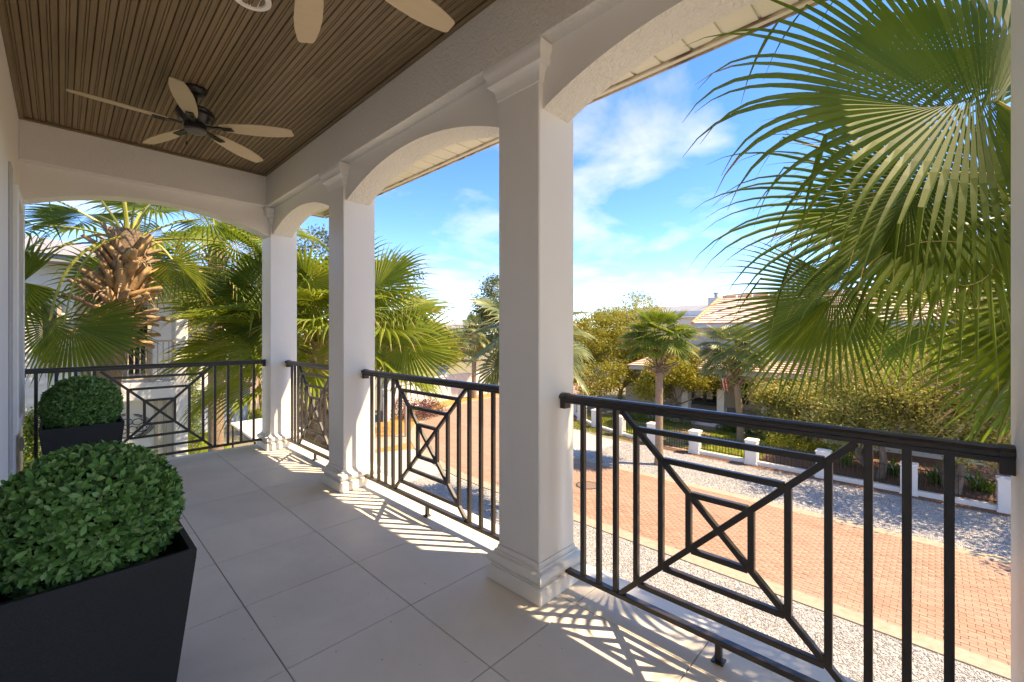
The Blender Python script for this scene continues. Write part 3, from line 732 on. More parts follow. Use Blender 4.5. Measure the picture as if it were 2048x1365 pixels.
tag(link('brick_paving', np_mesh('brick_paving', V.reshape(-1, 3), F, M['brick']), road), kind='stuff')
# manhole
mh = empty('manhole_cover', atz(1175, 971, GZ+.03)); tag(mh, 'round iron manhole cover set in the brick street', 'manhole cover')
b = MB(); b.lathe([(.40, 0), (.40, .006), (.36, .006)], 32, cap=False); b.build('frame_ring', M['iron'], mh)
b = MB(); b.lathe([(.355, 0), (.355, .004), (.0, .0041)], 32, cap=False)
for i in range(-4, 5):
    hw = math.sqrt(.33**2-(i*.07)**2); b.box(-hw, hw, i*.07-.018, i*.07+.018, .004, .010)
b.build('lid', M['lid'], mh)
# loose gravel stones
OCT = np.array([(1, 0, 0), (-1, 0, 0), (0, 1, 0), (0, -1, 0), (0, 0, 1), (0, 0, -.6)], float); OCF = np.array([(0, 2, 4), (2, 1, 4), (1, 3, 4), (3, 0, 4), (2, 0, 5), (1, 2, 5), (3, 1, 5), (0, 3, 5)])
def stones(name, pts, smin, smax, zb, mat=None):
    n = len(pts); s = rng.uniform(smin, smax, (n, 1, 3)); s[:, :, 2] *= .55
    V = OCT[None]*s*(1+rng.uniform(-.25, .25, (n, 6, 3))); a = rng.uniform(0, 6.28, n); c, q = np.cos(a), np.sin(a)
    X = V[:, :, 0]*c[:, None]-V[:, :, 1]*q[:, None]; Y = V[:, :, 0]*q[:, None]+V[:, :, 1]*c[:, None]
    V = np.stack([X+pts[:, 0:1], Y+pts[:, 1:2], V[:, :, 2]+zb], 2)
    F = (OCF[None]+(np.arange(n)*6)[:, None, None]).reshape(-1, 3)
    o = link(name, np_mesh(name, V.reshape(-1, 3), F, mat or M['stone'])); tag(o, kind='stuff'); return o
p = np.stack([rng.uniform(5.2, 10.08, 80000), rng.uniform(-1.2, 13.5, 80000)], 1)
ppx = CXP+FPX*(p[:, 0]*CA-p[:, 1]*SA)/(p[:, 0]*SA+p[:, 1]*CA); p = p[(ppx < 2040)]
tag(stones('loose_gravel', p, .010, .025, GZ+.007), 'loose white gravel between the house and the street', 'gravel')
p = np.stack([rng.uniform(XB1+.42, XB1+4.0, 34000), rng.uniform(-2.0, 11.0, 34000)], 1)
tag(stones('verge_gravel', p, .011, .027, GZ+.009), 'loose white gravel between the street and the fence', 'gravel')

# ================================================================== PALMS
def tri_strip_frond(mb, hub, f, s, L, nseg, ang, costa, grav, seed, res=6, wid=1.0, cup=0.12, split=.48):
    rg = random.Random(seed)
    f = Vector(f).normalized(); s = Vector(s); s = (s-f*s.dot(f)).normalized(); n = s.cross(f)
    hub = Vector(hub)
    da = 2*ang/(nseg-1)
    cl = costa
    for i in range(nseg):
        a = -ang+da*i
        u = max(0.0, 1-abs(a)/ang)                                  # 0 at the outermost, 1 on the axis
        base = hub+f*cl*u**1.2 - n*cl*.35*u*u
        d = (f*math.cos(a)+s*math.sin(a)+n*cup*(1-u)*.8).normalized()
        Ls = L*(.68+.32*u**.7)*rg.uniform(.93, 1.05)-cl*u*.55
        g = grav*rg.uniform(.7, 1.45)
        kink = rg.random() < .12; kp = rg.uniform(.5, .7)
        p = base.copy(); side = (n.cross(d)).normalized()
        wmax = 2*Ls*split*math.sin(da/2)*1.16*wid
        dry = rg.choice([.99, .99, .92, .99, .85]) if rg.random() < .5 else 1.1; st = Ls/res; tw = rg.uniform(-.5, .5)
        for k in range(res+1):
            t = k/res
            if t <= split: w_ = wmax*(t/split)*.98+.004
            else: w_ = max(.0015, wmax*max(0.0, 1-(t-split)/(1-split))**1.15)
            nn = side.cross(d).normalized()
            sd = (side*math.cos(tw*max(0, t-split))+nn*math.sin(tw*max(0, t-split)))
            fold = .42*w_*(1 if t <= split else .8)
            row = [p-sd*w_/2, p-nn*fold, p+sd*w_/2]
            b0 = len(mb.v); mb.v += [tuple(v) for v in row]
            if k: mi_ = 2 if (t > dry) else 0; mb.f += [(b0-3, b0-2, b0+1, b0), (b0-2, b0-1, b0+2, b0+1)]; mb.m += [mi_, mi_]
            gg = g*1.25*(t**2.8)
            d = (d+Vector((0, 0, -1))*gg*st*2.2).normalized()
            if kink and t >= kp: d = (d+Vector((0, 0, -1.6))).normalized(); kink = False
            side = (side-d*side.dot(d)).normalized()
            p = p+d*st
def petiole(mb, p0, p1, d0, r0=.028, r1=.014, n=7):
    p0 = Vector(p0); p1 = Vector(p1); L = (p1-p0).length; c1 = p0+Vector(d0).normalized()*L*.5
    pts = [(p0*(1-t)**2+c1*2*t*(1-t)+p1*t*t) for t in [i/n for i in range(n+1)]]
    mb.tube(pts, [r0+(r1-r0)*i/n for i in range(n+1)], 6, 1, True, .55)
    return (pts[-1]-pts[-2]).normalized()
def frond_mesh(e0, P, L, nseg, grav, seed, mat, res=5, name='frond', bend=None, wid=.95, split=.46):
    # local frame: grows out along +y from the crown, rotated about z by its object
    rg = random.Random(seed*13+5)
    if bend is None: bend = R(rg.uniform(18, 42))
    e1 = e0-bend
    d0 = Vector((0, math.cos(e0), math.sin(e0))); d1 = Vector((0, math.cos(e1), math.sin(e1)))
    hub = d0*P*.5+d1*P*.5
    mb = MB(); petiole(mb, (0, 0, 0), hub, d0, .03*L/1.3, .013*L/1.3)
    e2 = e1-R(rg.uniform(4, 18)); f = Vector((0, math.cos(e2), math.sin(e2)))
    roll = rg.uniform(-.45, .45); nrm = Vector((1, 0, 0)).cross(f); s = Vector((1, 0, 0))*math.cos(roll)+nrm*math.sin(roll)
    tri_strip_frond(mb, hub, f, s, L, nseg, R(rg.uniform(112, 138)), L*.28, grav*1.25, seed, res, wid, .12, split)
    me = mb.mesh(name, [mat, M['petiole'], M['dry']], False); return me
def boot_mesh(mat, L=.34, W=.11):
    b = MB(); rows = []
    for k, (t, w_, out) in enumerate(((0, 1.1, 0), (.3, .95, .05), (.65, .62, .11), (1, .42, .20))):
        rows.append([(-W*w_/2, out*L*1.6, t*L), (0, out*L*1.6+.025, t*L), (W*w_/2, out*L*1.6, t*L), (0, out*L*1.6-.018, t*L)])
    vs = [p for r in rows for p in r]; fs = [(k*4+j, k*4+(j+1) % 4, k*4+4+(j+1) % 4, k*4+4+j) for k in range(3) for j in range(4)]+[(12, 13, 14, 15)]
    b.add(vs, fs); return b.mesh('boot', mat, True)
BOOT = boot_mesh(M['boot'], .25, .135); BOOTG = boot_mesh(M['boot_grey'], .26, .11)
FSETS = {}
def fset(key, mat, L, P, nseg, res, grav=1.0):
    if key in FSETS: return FSETS[key]
    out = []
    for e in (78, 60, 42, 24, 6, -14, -34):
        for v in range(2): out.append((e, frond_mesh(R(e), P*random.uniform(.9, 1.1), L*random.uniform(.92, 1.06), nseg, grav, hash((key, e, v)) % 9973 if False else (abs(e)*7+v*131+len(key)*17+e), mat, res, wid=1.1 if nseg < 30 else .95, split=.48 if nseg < 30 else .46)))
    FSETS[key] = out; return out
def palm(base, crown, tr, key, mat, nfr, label, L=1.15, P=1.0, nseg=30, res=5, boots=40, boot_len=1.0, bmesh_=None, seed=1, az=None, lean=None, emin=-34, emax=80, group='cabbage palms', grav=1.0, bscale=1.0, clear=False):
    rg = random.Random(seed); base = Vector(base); crown = Vector(crown)
    root = empty('palm_tree', base); tag(root, label, 'palm tree', group)
    c = crown-base
    n = 14; pts = []; rad = []
    for i in range(n+1):
        t = i/n; pts.append(Vector((c.x*t**1.5, c.y*t**1.5, c.z*t))); rad.append(tr*(1.18-.25*min(1, t*4))*rg.uniform(.97, 1.03))
    b = MB(); b.tube(pts, rad, 12); smooth_by_angle(b.build('trunk', M['ptrunk'], root), 60)
    bm2 = bmesh_ or BOOTG
    for i in range(boots):
        t = i/max(1, boots-1); a = i*2.39996+rg.uniform(-.25, .25); z = c.z-.22-boot_len*(1-t)
        tt = z/c.z; px_, py_ = c.x*tt**1.5, c.y*tt**1.5
        rr = tr*(1.0+.55*math.sin(math.pi*min(1, t*1.05+.12)))
        o = link('boot', rg.choice((bm2, bm2, BOOTG)) if bm2 is BOOT else bm2, root, (px_+math.cos(a)*rr*.8, py_+math.sin(a)*rr*.8, z-.08)); sc = rg.uniform(.8, 1.3)*bscale
        o.rotation_euler = (rg.uniform(-.95, .0)-(.6 if t < .35 else 0), rg.uniform(-.45, .45), a-math.pi/2+rg.uniform(-.3, .3)); o.scale = (sc, sc, sc*rg.uniform(.8, 1.3))
    fs = fset(key, mat, L, P, nseg, res, grav)
    for i in range(nfr):
        t = (i+.5)/nfr; e = emax+(emin-emax)*t**.85
        cand = sorted(fs, key=lambda q: abs(q[0]-e))[:2]; me = rg.choice(cand)[1]
        a = (az[i % len(az)] if az else i*2.39996)+rg.uniform(-.2, .2)
        if clear and math.cos(a) < -.15 and e < 62: continue
        o = link('frond', me, root, (c.x+math.sin(-a)*tr*.35, c.y+math.cos(a)*tr*.35, c.z-.05-.22*t))
        o.rotation_euler = (rg.uniform(-.1, .1), rg.uniform(-.1, .1), a); sc = rg.uniform(.88, 1.08); o.scale = (sc,)*3
    return root
# left palm beyond the far end of the porch
P1 = palm((.18, 8.8, GZ), (.70, 8.6, 2.95), .17, 'near', M['palm'], 24, 'palm with shaggy tan boots beyond the far end railing', 1.25, 1.25, 40, 7, 125, 1.45, BOOT, 11, emin=-5, emax=84, bscale=1.15, clear=True)
rg = random.Random(77); hb = MB(); c1 = Vector((.70, 8.6, 2.95))-Vector(P1.location)
for i in range(90):                               # dry torn husks hanging among the boots
    t = rg.random(); a = rg.uniform(0, 6.28); z = c1.z-.3-1.5*t; tt = (z/c1.z)**1.5; rr = .2+.14*math.sin(math.pi*t); p = Vector((c1.x*tt+math.cos(a)*rr, c1.y*tt+math.sin(a)*rr, z)); d = Vector((math.cos(a), math.sin(a), rg.uniform(-.9, .5))).normalized(); sd = Vector((-math.sin(a), math.cos(a), rg.uniform(-.5, .5))).normalized(); w_ = rg.uniform(.006, .022); prev = None
    for k in range(5):
        ww = w_*(1-k/5.5); row = [p-sd*ww, p+sd*ww]
        if prev: hb.add(prev+row, [(0, 1, 3, 2)])
        prev = row; d = (d+Vector((rg.uniform(-.2, .2), rg.uniform(-.2, .2), -.35))).normalized(); p = p+d*rg.uniform(.04, .10)
tag(hb.build('dry_husks', M['boot_grey'], P1), kind='stuff')
# palm beyond the corner
P2 = palm((3.45, 8.7, GZ), (3.5, 8.65, 1.25), .22, 'mid', M['palm_y'], 50, 'bushy yellow-green palm behind the second column', 1.35, 1.35, 36, 7, 70, 2.1, BOOT, 23, emin=8, emax=86)
# palm behind the neighbour's pier
pp = atd(432, 470, 10.8); palm((pp.x, pp.y, GZ), pp, .18, 'mid', M['palm_y'], 22, 'tall palm close to the neighbouring white house', 1.2, 1.2, 40, 7, 24, .8, BOOT, 31)
# street palms
pp = atz(1318, 930); palm(pp, (pp.x+.25, pp.y+.1, 1.2), .16, 'far', M['palm_m'], 46, 'palm with a straight trunk on the gravel verge across the street', .88, .82, 26, 5, 60, 1.15, BOOTG, 41, emin=0, emax=86, bscale=1.45, grav=.7)
pp = atd(1482, 880, 21.6); pc_ = atd(1465, 700, 21.6); palm((pp.x, pp.y, GZ), pc_, .17, 'far2', M['palm_g'], 38, 'palm beside the flag in front of the tiled-roof house', 1.0, .95, 26, 5, 60, 1.5, BOOTG, 43, emin=-5, emax=82, bscale=1.45, grav=.7)
pp = atd(1062, 690, 13.2); palm((pp.x, pp.y, GZ), (pp.x, pp.y, 1.3), .17, 'far3', M['palm_g'], 34, 'grey-green palm half hidden behind the big middle column', 1.15, 1.1, 24, 5, 30, 1.0, BOOTG, 47, emin=-45, emax=80)
pp = atd(948, 668, 36); palm((pp.x, pp.y, GZ), (pp.x, pp.y, 1.4), .2, 'far4', M['palm_g'], 24, 'small grey palm behind the white wall at the bend', 1.1, 1.1, 22, 4, 10, .8, BOOTG, 53)
# near right palm: crown just outside the picture, leaves placed one by one
PC = Vector((4.05, -0.75, 1.95))
root = empty('palm_tree', (4.55, -.85, GZ)); tag(root, 'big palm whose fronds hang in from the right edge', 'palm tree', 'cabbage palms')
rloc = Vector(root.location)
b = MB(); b.tube([(0, 0, 0), (-.1, .06, 3), (PC.x-4.55, PC.y+.85, PC.z-GZ)], [.23, .19, .2], 14); smooth_by_angle(b.build('trunk', M['ptrunk'], root), 60)
rg = random.Random(5)
for i in range(40):
    a = i*2.39996; z = PC.z-GZ-1.1*(1-i/39); o = link('boot', BOOT, root, (PC.x-4.55+math.cos(a)*.17, PC.y+.85+math.sin(a)*.17, z-.1)); o.rotation_euler = (rg.uniform(-.6, 0), 0, a-math.pi/2)
def near_frond(px, py, d, fl_, fu, ff, sl, su, sf, L, seed, ang=125, nseg=46, grav=.9, costa=.30, split=.5, mat='palm', cup=.12, root=root, rloc=rloc, PC=PC, res=12):
    hub = atd(px, py, d); f = LEFT*fl_+UP*fu+FWD*ff; s = LEFT*sl+UP*su+FWD*sf
    mb = MB(); d0 = (hub-PC).normalized()+UP*.7
    petiole(mb, PC-rloc, hub-rloc, d0, .03, .015)
    tri_strip_frond(mb, hub-rloc, f, s, L, nseg, R(ang), costa, grav, seed, res, .95, cup, split)
    return mb.build('frond', [M[mat], M['petiole'], M['dry']], root)
near_frond(1992, 205, 2.2, .96, .08, -.12, -.05, 1, .25, 1.56, 101, 128, 66, 1.15, .30, .46)
near_frond(2000, 400, 2.55, .93, .04, .1, .1, 1, .45, 1.60, 102, 118, 62, 1.2, .38, .42)
near_frond(1690, 570, 2.6, .72, -.62, .0, .62, .72, .35, .92, 103, 76, 46, .6, .16, .46)
near_frond(1850, 350, 2.5, .42, -.80, -.1, .85, .40, .2, 1.10, 104, 92, 46, .8, .22, .38)
near_frond(2012, 420, 2.9, .60, -.50, .1, .75, .5, .4, 1.0, 105, 100, 46, .7, .22, .42, 'palm_y')
near_frond(2045, 70, 2.7, .55, .30, .55, -.3, .9, .3, 1.15, 106, 110, 40, 1.0, .25, .48)
near_frond(1960, 330, 2.9, .80, -.45, .1, .45, .85, .4, 1.25, 109, 80, 40, 1.0, .3, .36)
near_frond(2150, 560, 3.0, .3, -.8, .2, .8, .3, .3, 1.2, 108, 110, 36, .6, .25, .5)
k1 = dict(root=P1, rloc=Vector(P1.location), PC=Vector((.70, 8.6, 2.85)), res=8)
near_frond(45, 565, 5.8, .9, -.25, -.2, -.25, .95, .1, 1.02, 121, 150, 46, .5, .2, .5, **k1)
near_frond(100, 642, 5.7, .35, -.85, -.2, .9, .35, .1, .80, 122, 130, 34, .5, .15, .4, **k1)
near_frond(128, 650, 5.5, -.86, -.30, -.1, -.15, .75, .55, 1.20, 123, 75, 36, .7, .35, .6, **k1)
near_frond(345, 520, 6.6, -.55, -.75, .1, .8, -.5, .2, .85, 124, 110, 34, .5, .18, .42, 'palm_y', **k1)
k2 = dict(root=P2, rloc=Vector(P2.location), PC=Vector((3.5, 8.65, 1.25)), res=8)
near_frond(550, 640, 7.2, .97, -.05, -.1, .1, .9, .4, 1.10, 125, 85, 34, .35, .25, .5, **k2)
near_frond(530, 575, 7.4, .9, .05, .0, -.1, .95, .3, 1.05, 126, 120, 40, .6, .25, .5, **k2)
near_frond(625, 560, 7.6, .2, -.9, -.2, .9, .2, .1, 1.15, 127, 120, 40, .5, .2, .45, 'palm_y', **k2)
near_frond(800, 690, 7.6, -.95, -.2, -.1, -.2, .9, .3, 1.3, 128, 125, 44, .7, .3, .46, 'palm_y', **k2)
near_frond(740, 590, 7.8, -.7, .5, .0, .5, .7, .3, 1.25, 129, 120, 44, .8, .3, .46, 'palm_y', **k2)
fs = fset('near', M['palm'], 1.25, 1.25, 40, 7)
for i in range(9):                                 # unseen upright fronds, added to shade the near porch floor
    a = R(138+i*7); e = (62, 45, 78)[i % 3]; me = sorted(fs, key=lambda q: abs(q[0]-e))[i % 2][1]; o = link('frond', me, root, PC-rloc); o.rotation_euler = (0, 0, a)
fb = MB()                                          # curly tan fibres hanging between the segments
for i in range(70):
    p = atd(rg.uniform(1640, 2010), rg.uniform(180, 640), rg.uniform(2.3, 2.9))-rloc; d = Vector((rg.uniform(-1, 1), rg.uniform(-1, 1), rg.uniform(-1.2, .3))).normalized(); pts = [p.copy()]
    ax = Vector((rg.uniform(-1, 1), rg.uniform(-1, 1), rg.uniform(-1, 1))).normalized(); cu = rg.uniform(.2, .9)
    for k in range(9): d = (d+ax.cross(d)*cu*.5+Vector((0, 0, -.12))).normalized(); p = p+d*.028; pts.append(p.copy())
    fb.tube(pts, .0016, 3, cap=False)
tag(fb.build('fibres', M['dry'], root), kind='stuff')
for i in range(16):                                # the rest of the crown, away from the picture
    a = R(-175+i*9.5+rg.uniform(-6, 6)); e = rg.choice([75, 55, 38, 20, 0, -20])
    me = sorted(fs, key=lambda q: abs(q[0]-e))[0][1]; o = link('frond', me, root, PC-rloc); o.rotation_euler = (0, 0, a)

# ================================================================== BROADLEAF TREES AND SHRUBS
def leaf_cloud(C, n_per, spread, size, rg, flat=.7, aspect=2.0):
    n = len(C)*n_per; P = np.repeat(C, n_per, 0)+rg.normal(0, 1, (n, 3))*np.array([spread, spread, spread*flat])
    d = rg.normal(0, 1, (n, 3)); d[:, 2] *= .7; d /= np.linalg.norm(d, axis=1, keepdims=True)
    u = rg.normal(0, 1, (n, 3)); w = np.cross(d, u); w /= np.linalg.norm(w, axis=1, keepdims=True)
    s = size*rg.uniform(.6, 1.35, (n, 1)); nn = np.cross(d, w)
    V = np.stack([P-d*s*.5, P+w*s/(2*aspect)+nn*s*.06, P+d*s*.5, P-w*s/(2*aspect)+nn*s*.06], 1)
    F = np.arange(n*4).reshape(n, 4)
    return V.reshape(-1, 3), F
def tree(base, blobs, label, mat, seed, tr=.16, ncl=170, n_per=75, spread=.32, size=.10, name='oak_tree', fork=.35, group='broadleaf trees', stems=1, nlimb=9, bark='oakbark', shell=.62):
    rg = np.random.default_rng(seed); base = Vector(base)
    root = empty(name, base); tag(root, label, 'tree', group)
    B = [(Vector(c)-base, Vector(r)) for c, r in blobs]
    vol = np.array([r.x*r.y*r.z for _, r in B])**.7; vol /= vol.sum(); C = []
    for (c, r), v in zip(B, vol):
        k = max(8, int(ncl*v)); q = rg.normal(0, 1, (k, 3)); q /= np.linalg.norm(q, axis=1, keepdims=True)
        q *= (shell+(1-shell)*rg.random((k, 1)))*(.82+.25*rg.random((k, 1))); q[:, 2] = np.where(q[:, 2] < -.75, -.5, q[:, 2])
        C.append(q*np.array(r)+np.array(c))
    C = np.concatenate(C)
    mb = MB(); allc = np.array([list(c) for c, _ in B]).mean(0)
    tw = MB()
    for st in range(stems):
        a = 2*math.pi*st/stems+rg.uniform(0, 1)
        foot = Vector((math.cos(a), math.sin(a), 0))*(tr*1.1 if stems > 1 else 0)
        tgt = Vector(allc); ht = tgt.z
        j = Vector((foot.x+tgt.x*fork*.6+rg.normal(0, .15)+(math.cos(a)*.5 if stems > 1 else 0), foot.y+tgt.y*fork*.6+rg.normal(0, .15)+(math.sin(a)*.5 if stems > 1 else 0), max(.5, ht*fork)))
        m1 = foot*.5+j*.5+Vector((rg.normal(0, .12), rg.normal(0, .12), 0))
        mb.tube([foot, m1, j], [tr, tr*.8, tr*.7], 9)
        for l in range(max(3, nlimb//stems)):
            tip = Vector(C[rg.integers(len(C))]); mid = j*.5+tip*.5+Vector((rg.normal(0, .25), rg.normal(0, .25), rg.uniform(-.1, .35)))
            q1 = j*.75+mid*.25+Vector((rg.normal(0, .08), rg.normal(0, .08), .05))
            mb.tube([j, q1, mid, tip], [tr*.5, tr*.4, tr*.24, tr*.06], 6, cap=False)
            for s2 in range(4):
                near = C[np.argsort(np.linalg.norm(C-np.array(mid*.5+tip*.5), axis=1))[:14]]; tp = Vector(near[rg.integers(len(near))])
                tw.tube([mid, (mid+tp)*.5+Vector((rg.normal(0, .12), rg.normal(0, .12), .08)), tp], [tr*.16, tr*.1, tr*.03], 4, cap=False)
    smooth_by_angle(mb.build('trunk', M[bark], root), 70); tw.build('branches', M[bark], root)
    V, F = leaf_cloud(C, int(n_per*1.2), spread*.9, size*1.15, rg)
    tag(link('crown', np_mesh('crown', V, F, M[mat]), root), kind='stuff')
    return root
def shrub(base, r, label, mat, seed, n=1800, size=.08, name='shrub', group=None, cat='shrub'):
    rg = np.random.default_rng(seed); base = Vector(base); r = Vector(r)
    root = empty(name, base); tag(root, label, cat, group)
    k = max(30, n//25); q = rg.normal(0, 1, (k, 3)); q /= np.linalg.norm(q, axis=1, keepdims=True); q[:, 2] = np.abs(q[:, 2])*1.0-.05
    q *= (.6+.4*rg.random((k, 1))); C = q*np.array([r.x, r.y, r.z*.92])+np.array([0, 0, r.z*.08])
    V, F = leaf_cloud(C, 25, min(r)*.16, size, rg)
    tag(link('foliage', np_mesh('foliage', V, F, M[mat]), root), kind='stuff')
    b = MB()
    for i in range(5): tp = Vector(C[rg.integers(len(C))])*.8; b.tube([(rg.normal(0, .05), rg.normal(0, .05), 0), tp*.5, tp], [.02, .015, .006], 5)
    b.build('stems', M['oakbark'], root)
    return root
def blob(px, py, d, rx, rz, ry=None): return (atd(px, py, d), (rx, ry or rx, rz))
def foot(px, d): p = atd(px, 667.5, d); return (p.x, p.y, GZ)
# dark trees behind the left palms
tree(foot(690, 24), [blob(640, 560, 24, 3.0, 3.2), blob(760, 610, 24, 2.8, 2.6), blob(830, 660, 24, 1.6, 1.6), blob(690, 680, 24, 3.0, 2.4)], 'dark evergreen tree rising behind the bushy palm', 'dark_tree', 201, .22, 320, 90, .34, .13, 'evergreen_tree')
tree(foot(1015, 42), [blob(1015, 610, 42, 3.6, 3.2), blob(985, 660, 42, 3.0, 2.4), blob(1060, 640, 42, 4, 3)], 'dark tree beyond the bend, left of the big middle column', 'dark_tree', 202, .25, 420, 90, .42, .17, 'evergreen_tree')
tree(foot(455, 25), [blob(450, 640, 25, 3.0, 2.6), blob(520, 590, 26, 2.6, 2.6), blob(400, 600, 27, 2.2, 2.0)], 'olive tree beyond the garden wall at the far left', 'oak_y', 203, .2, 240, 80, .36, .13)
# across the street
tree(foot(1240, 31), [blob(1185, 680, 30, 2.1, 2.3), blob(1245, 672, 31, 2.4, 2.5), blob(1190, 755, 29, 2.3, 1.5), blob(1285, 745, 30, 1.8, 1.3), blob(1335, 690, 32, 1.6, 1.6)], 'yellow-green oak left of the street palm', 'oak_y', 204, .2, 460, 85, .30, .12)
tree(foot(1275, 36), [blob(1275, 640, 36, 2.2, 2.6), blob(1330, 690, 36, 2.2, 2.2), blob(1215, 655, 36, 2.0, 2.0)], 'tall thin-topped oak behind the street palm', 'oak', 209, .16, 200, 70, .32, .13)
tree(foot(1365, 25.5), [blob(1340, 745, 25.0, 1.5, .9), blob(1400, 762, 24.8, 1.1, .7), blob(1365, 715, 25.5, 1.2, .7), blob(1300, 780, 25.5, 1.0, .7)], 'low yellow oak between the street palm and the front door', 'oak_y', 205, .1, 210, 80, .22, .105)
tree(atz(1905, 985), [blob(1880, 800, 15.5, 2.2, 1.6), blob(1985, 760, 15.5, 2.2, 2.0), blob(1950, 890, 15, 1.9, .6)], 'grey-barked oak behind the fence near the right edge', 'oak', 206, .15, 360, 70, .26, .10, fork=.42, stems=2, shell=.35)
tree(atz(1760, 955), [blob(1740, 790, 17, 2.1, 1.5), blob(1800, 730, 17.5, 2.0, 1.5), blob(1690, 850, 17, 1.5, .8)], 'leaning oak behind the middle of the fence', 'oak', 207, .14, 340, 70, .27, .10, fork=.42, stems=2, shell=.35)
tree(atz(1655, 900), [blob(1620, 800, 21, 2.2, 1.4), blob(1690, 740, 21.5, 2.2, 1.6), blob(1570, 850, 21, 1.5, .8), blob(1540, 790, 21.5, 1.1, .8)], 'oak right of the flag palm in the front yard', 'oak', 208, .15, 330, 75, .30, .11, fork=.4, stems=2, shell=.35)
tree(foot(1950, 21), [blob(1920, 690, 21, 3.2, 1.9), blob(2020, 650, 21, 2.8, 2.2), blob(1840, 700, 22, 2.4, 1.5)], 'taller oak behind the right-hand oaks', 'oak', 210, .2, 330, 85, .36, .13)
tree((20.6, -2.6, GZ), [((19.2, -1.4, .9), (2.0, 2.0, 1.2)), ((19.0, .8, .5), (1.6, 1.6, .9)), ((20.5, -3.4, 1.2), (2.4, 2.4, 1.6))], 'spreading oak overhanging the verge at the right edge', 'oak', 213, .16, 190, 70, .28, .11, fork=.45, shell=.4)
tree((19.0, -7.0, GZ), [((18.6, -6.4, .8), (2.6, 2.6, 1.8)), ((17.6, -4.6, .2), (1.8, 1.8, 1.2))], 'oak on the verge beyond the right edge', 'oak', 214, .16, 120, 65, .3, .12, fork=.45)
tree(foot(2160, 17), [blob(2150, 720, 17, 2.6, 2.0), blob(2090, 800, 16.5, 2.0, 1.6)], 'oak beyond the right edge of the picture', 'oak', 211, .18, 160, 70, .34, .12)
# far trees closing the horizon
for i, (px, d, h, rr, mt, lb) in enumerate(((880, 70, 1.0, 4, 'oak_y', 'far yellow-green tree in the gap above the bend'), (925, 85, 0.6, 5, 'dark_tree', 'far dark tree just left of the big middle column'), (1120, 75, 1.5, 6, 'dark_tree', 'far dark tree hidden mostly by the big middle column'), (1175, 70, 1.2, 5, 'oak', 'far grey-green tree just right of the big middle column'),
        (1360, 75, 2.0, 5, 'oak', 'far tree behind the left end of the tiled roof'), (1620, 60, 2.4, 5, 'oak', 'far tree behind the tiled roof'), (1760, 55, 2.2, 5, 'dark_tree', 'far dark tree behind the right-hand oaks'), (560, 60, 2.5, 6, 'dark_tree', 'far dark tree behind the corner column'), (330, 45, 2.5, 5, 'dark_tree', 'far dark tree behind the neighbouring house'))):
    c = foot(px, d); tree(c, [((c[0], c[1], GZ+2.6+h*.5), (rr, rr, 2.6+h*.5))], lb, mt, 300+i, .3, 110, 60, .7, .30, 'far_tree', nlimb=6, group='far trees on the horizon')

# ================================================================== FENCE ACROSS THE STREET
FX = XB1+4.45
posts = [(FX, -3.75), (FX, -1.55), (FX, .62), (FX, 2.95), (FX, 5.35), (FX+.05, 7.65), (FX+.25, 9.75), (FX+.75, 11.8), (FX+1.5, 13.75), (FX+2.6, 15.5), (FX+4.0, 17.0)]
PDESC = ['beyond the right edge', 'at the right edge of the picture', 'in front of the leaning oaks', 'second from the right edge, before the shrubs', 'in front of the lawn with the path light', 'right of the iron gate', 'left of the iron gate', 'behind the street palm', 'third beyond the gate, towards the bend', 'fourth beyond the gate', 'farthest towards the bend']
for (x, y), ds in zip(posts, PDESC):
    root = empty('fence_pillar', (x, y, GZ)); tag(root, 'white stucco fence pillar '+ds, 'pillar', 'white fence pillars')
    b = MB(); b.bbox(-.21, .21, -.21, .21, 0, .98, .008); b.build('shaft', M['housewhite'], root)
    b = MB(); b.sqlathe([(.213, .95), (.232, .955), (.232, .99), (.20, 1.02), (.0, 1.06)], 0, 0); b.build('cap', M['housewhite'], root)
    b = MB(); b.bbox(-.235, .235, -.235, .235, -.02, .09, .008); b.build('plinth', M['housewhite'], root)
pkm = {}
def fence_panel(p, q, label, gate=False):
    p = Vector((*p, GZ)); q = Vector((*q, GZ)); L = (q-p).length-.42; mid = (p+q)/2; a = math.atan2(q.y-p.y, q.x-p.x)
    root = empty('fence_panel' if not gate else 'iron_gate', mid, a); tag(root, label, 'gate' if gate else 'fence', None if gate else 'iron fence panels')
    if not gate:
        b = MB(); b.bbox(-L/2, L/2, -.10, .10, -.02, .16, .01); b.build('kerb_wall', M['housewhite'], root)
    z0, z1 = (.20, .92) if not gate else (.06, .98)
    for z in (z0+.05, z1-.07):
        b = MB(); b.bbox(-L/2, L/2, -.016, .016, z-.014, z+.014, .003); b.build('cross_rail', M['iron'], root)
    if (z0, z1) not in pkm:
        b = MB(); b.bbox(-.009, .009, -.009, .009, z0, z1, .002); pkm[z0, z1] = b.mesh('picket', M['iron'])
    n = int(L/.118)
    for i in range(n): link('picket', pkm[z0, z1], root, (-L/2+(i+.5)*L/n, 0.0005, 0))
    if gate:
        for s in (-1, 1):
            b = MB(); b.bbox(s*(L/2-.02)-.018, s*(L/2-.02)+.018, -.018, .018, .03, 1.02, .003); b.build('gate_stile', M['iron'], root)
for i, ((p, q), ds) in enumerate(zip(zip(posts, posts[1:]), ['beyond the right edge', 'nearest the right edge', 'before the grey oak trunks', 'before the leaning oak', 'in front of the yellow shrubs', '', 'behind the street palm trunk', 'before the small lawn by the hedge', 'second beyond the street palm', 'third beyond the street palm', 'farthest towards the bend'])):
    if i == 5: fence_panel(p, q, 'black iron garden gate between white pillars', True)
    else: fence_panel(p, q, 'low white kerb with black iron pickets '+ds)
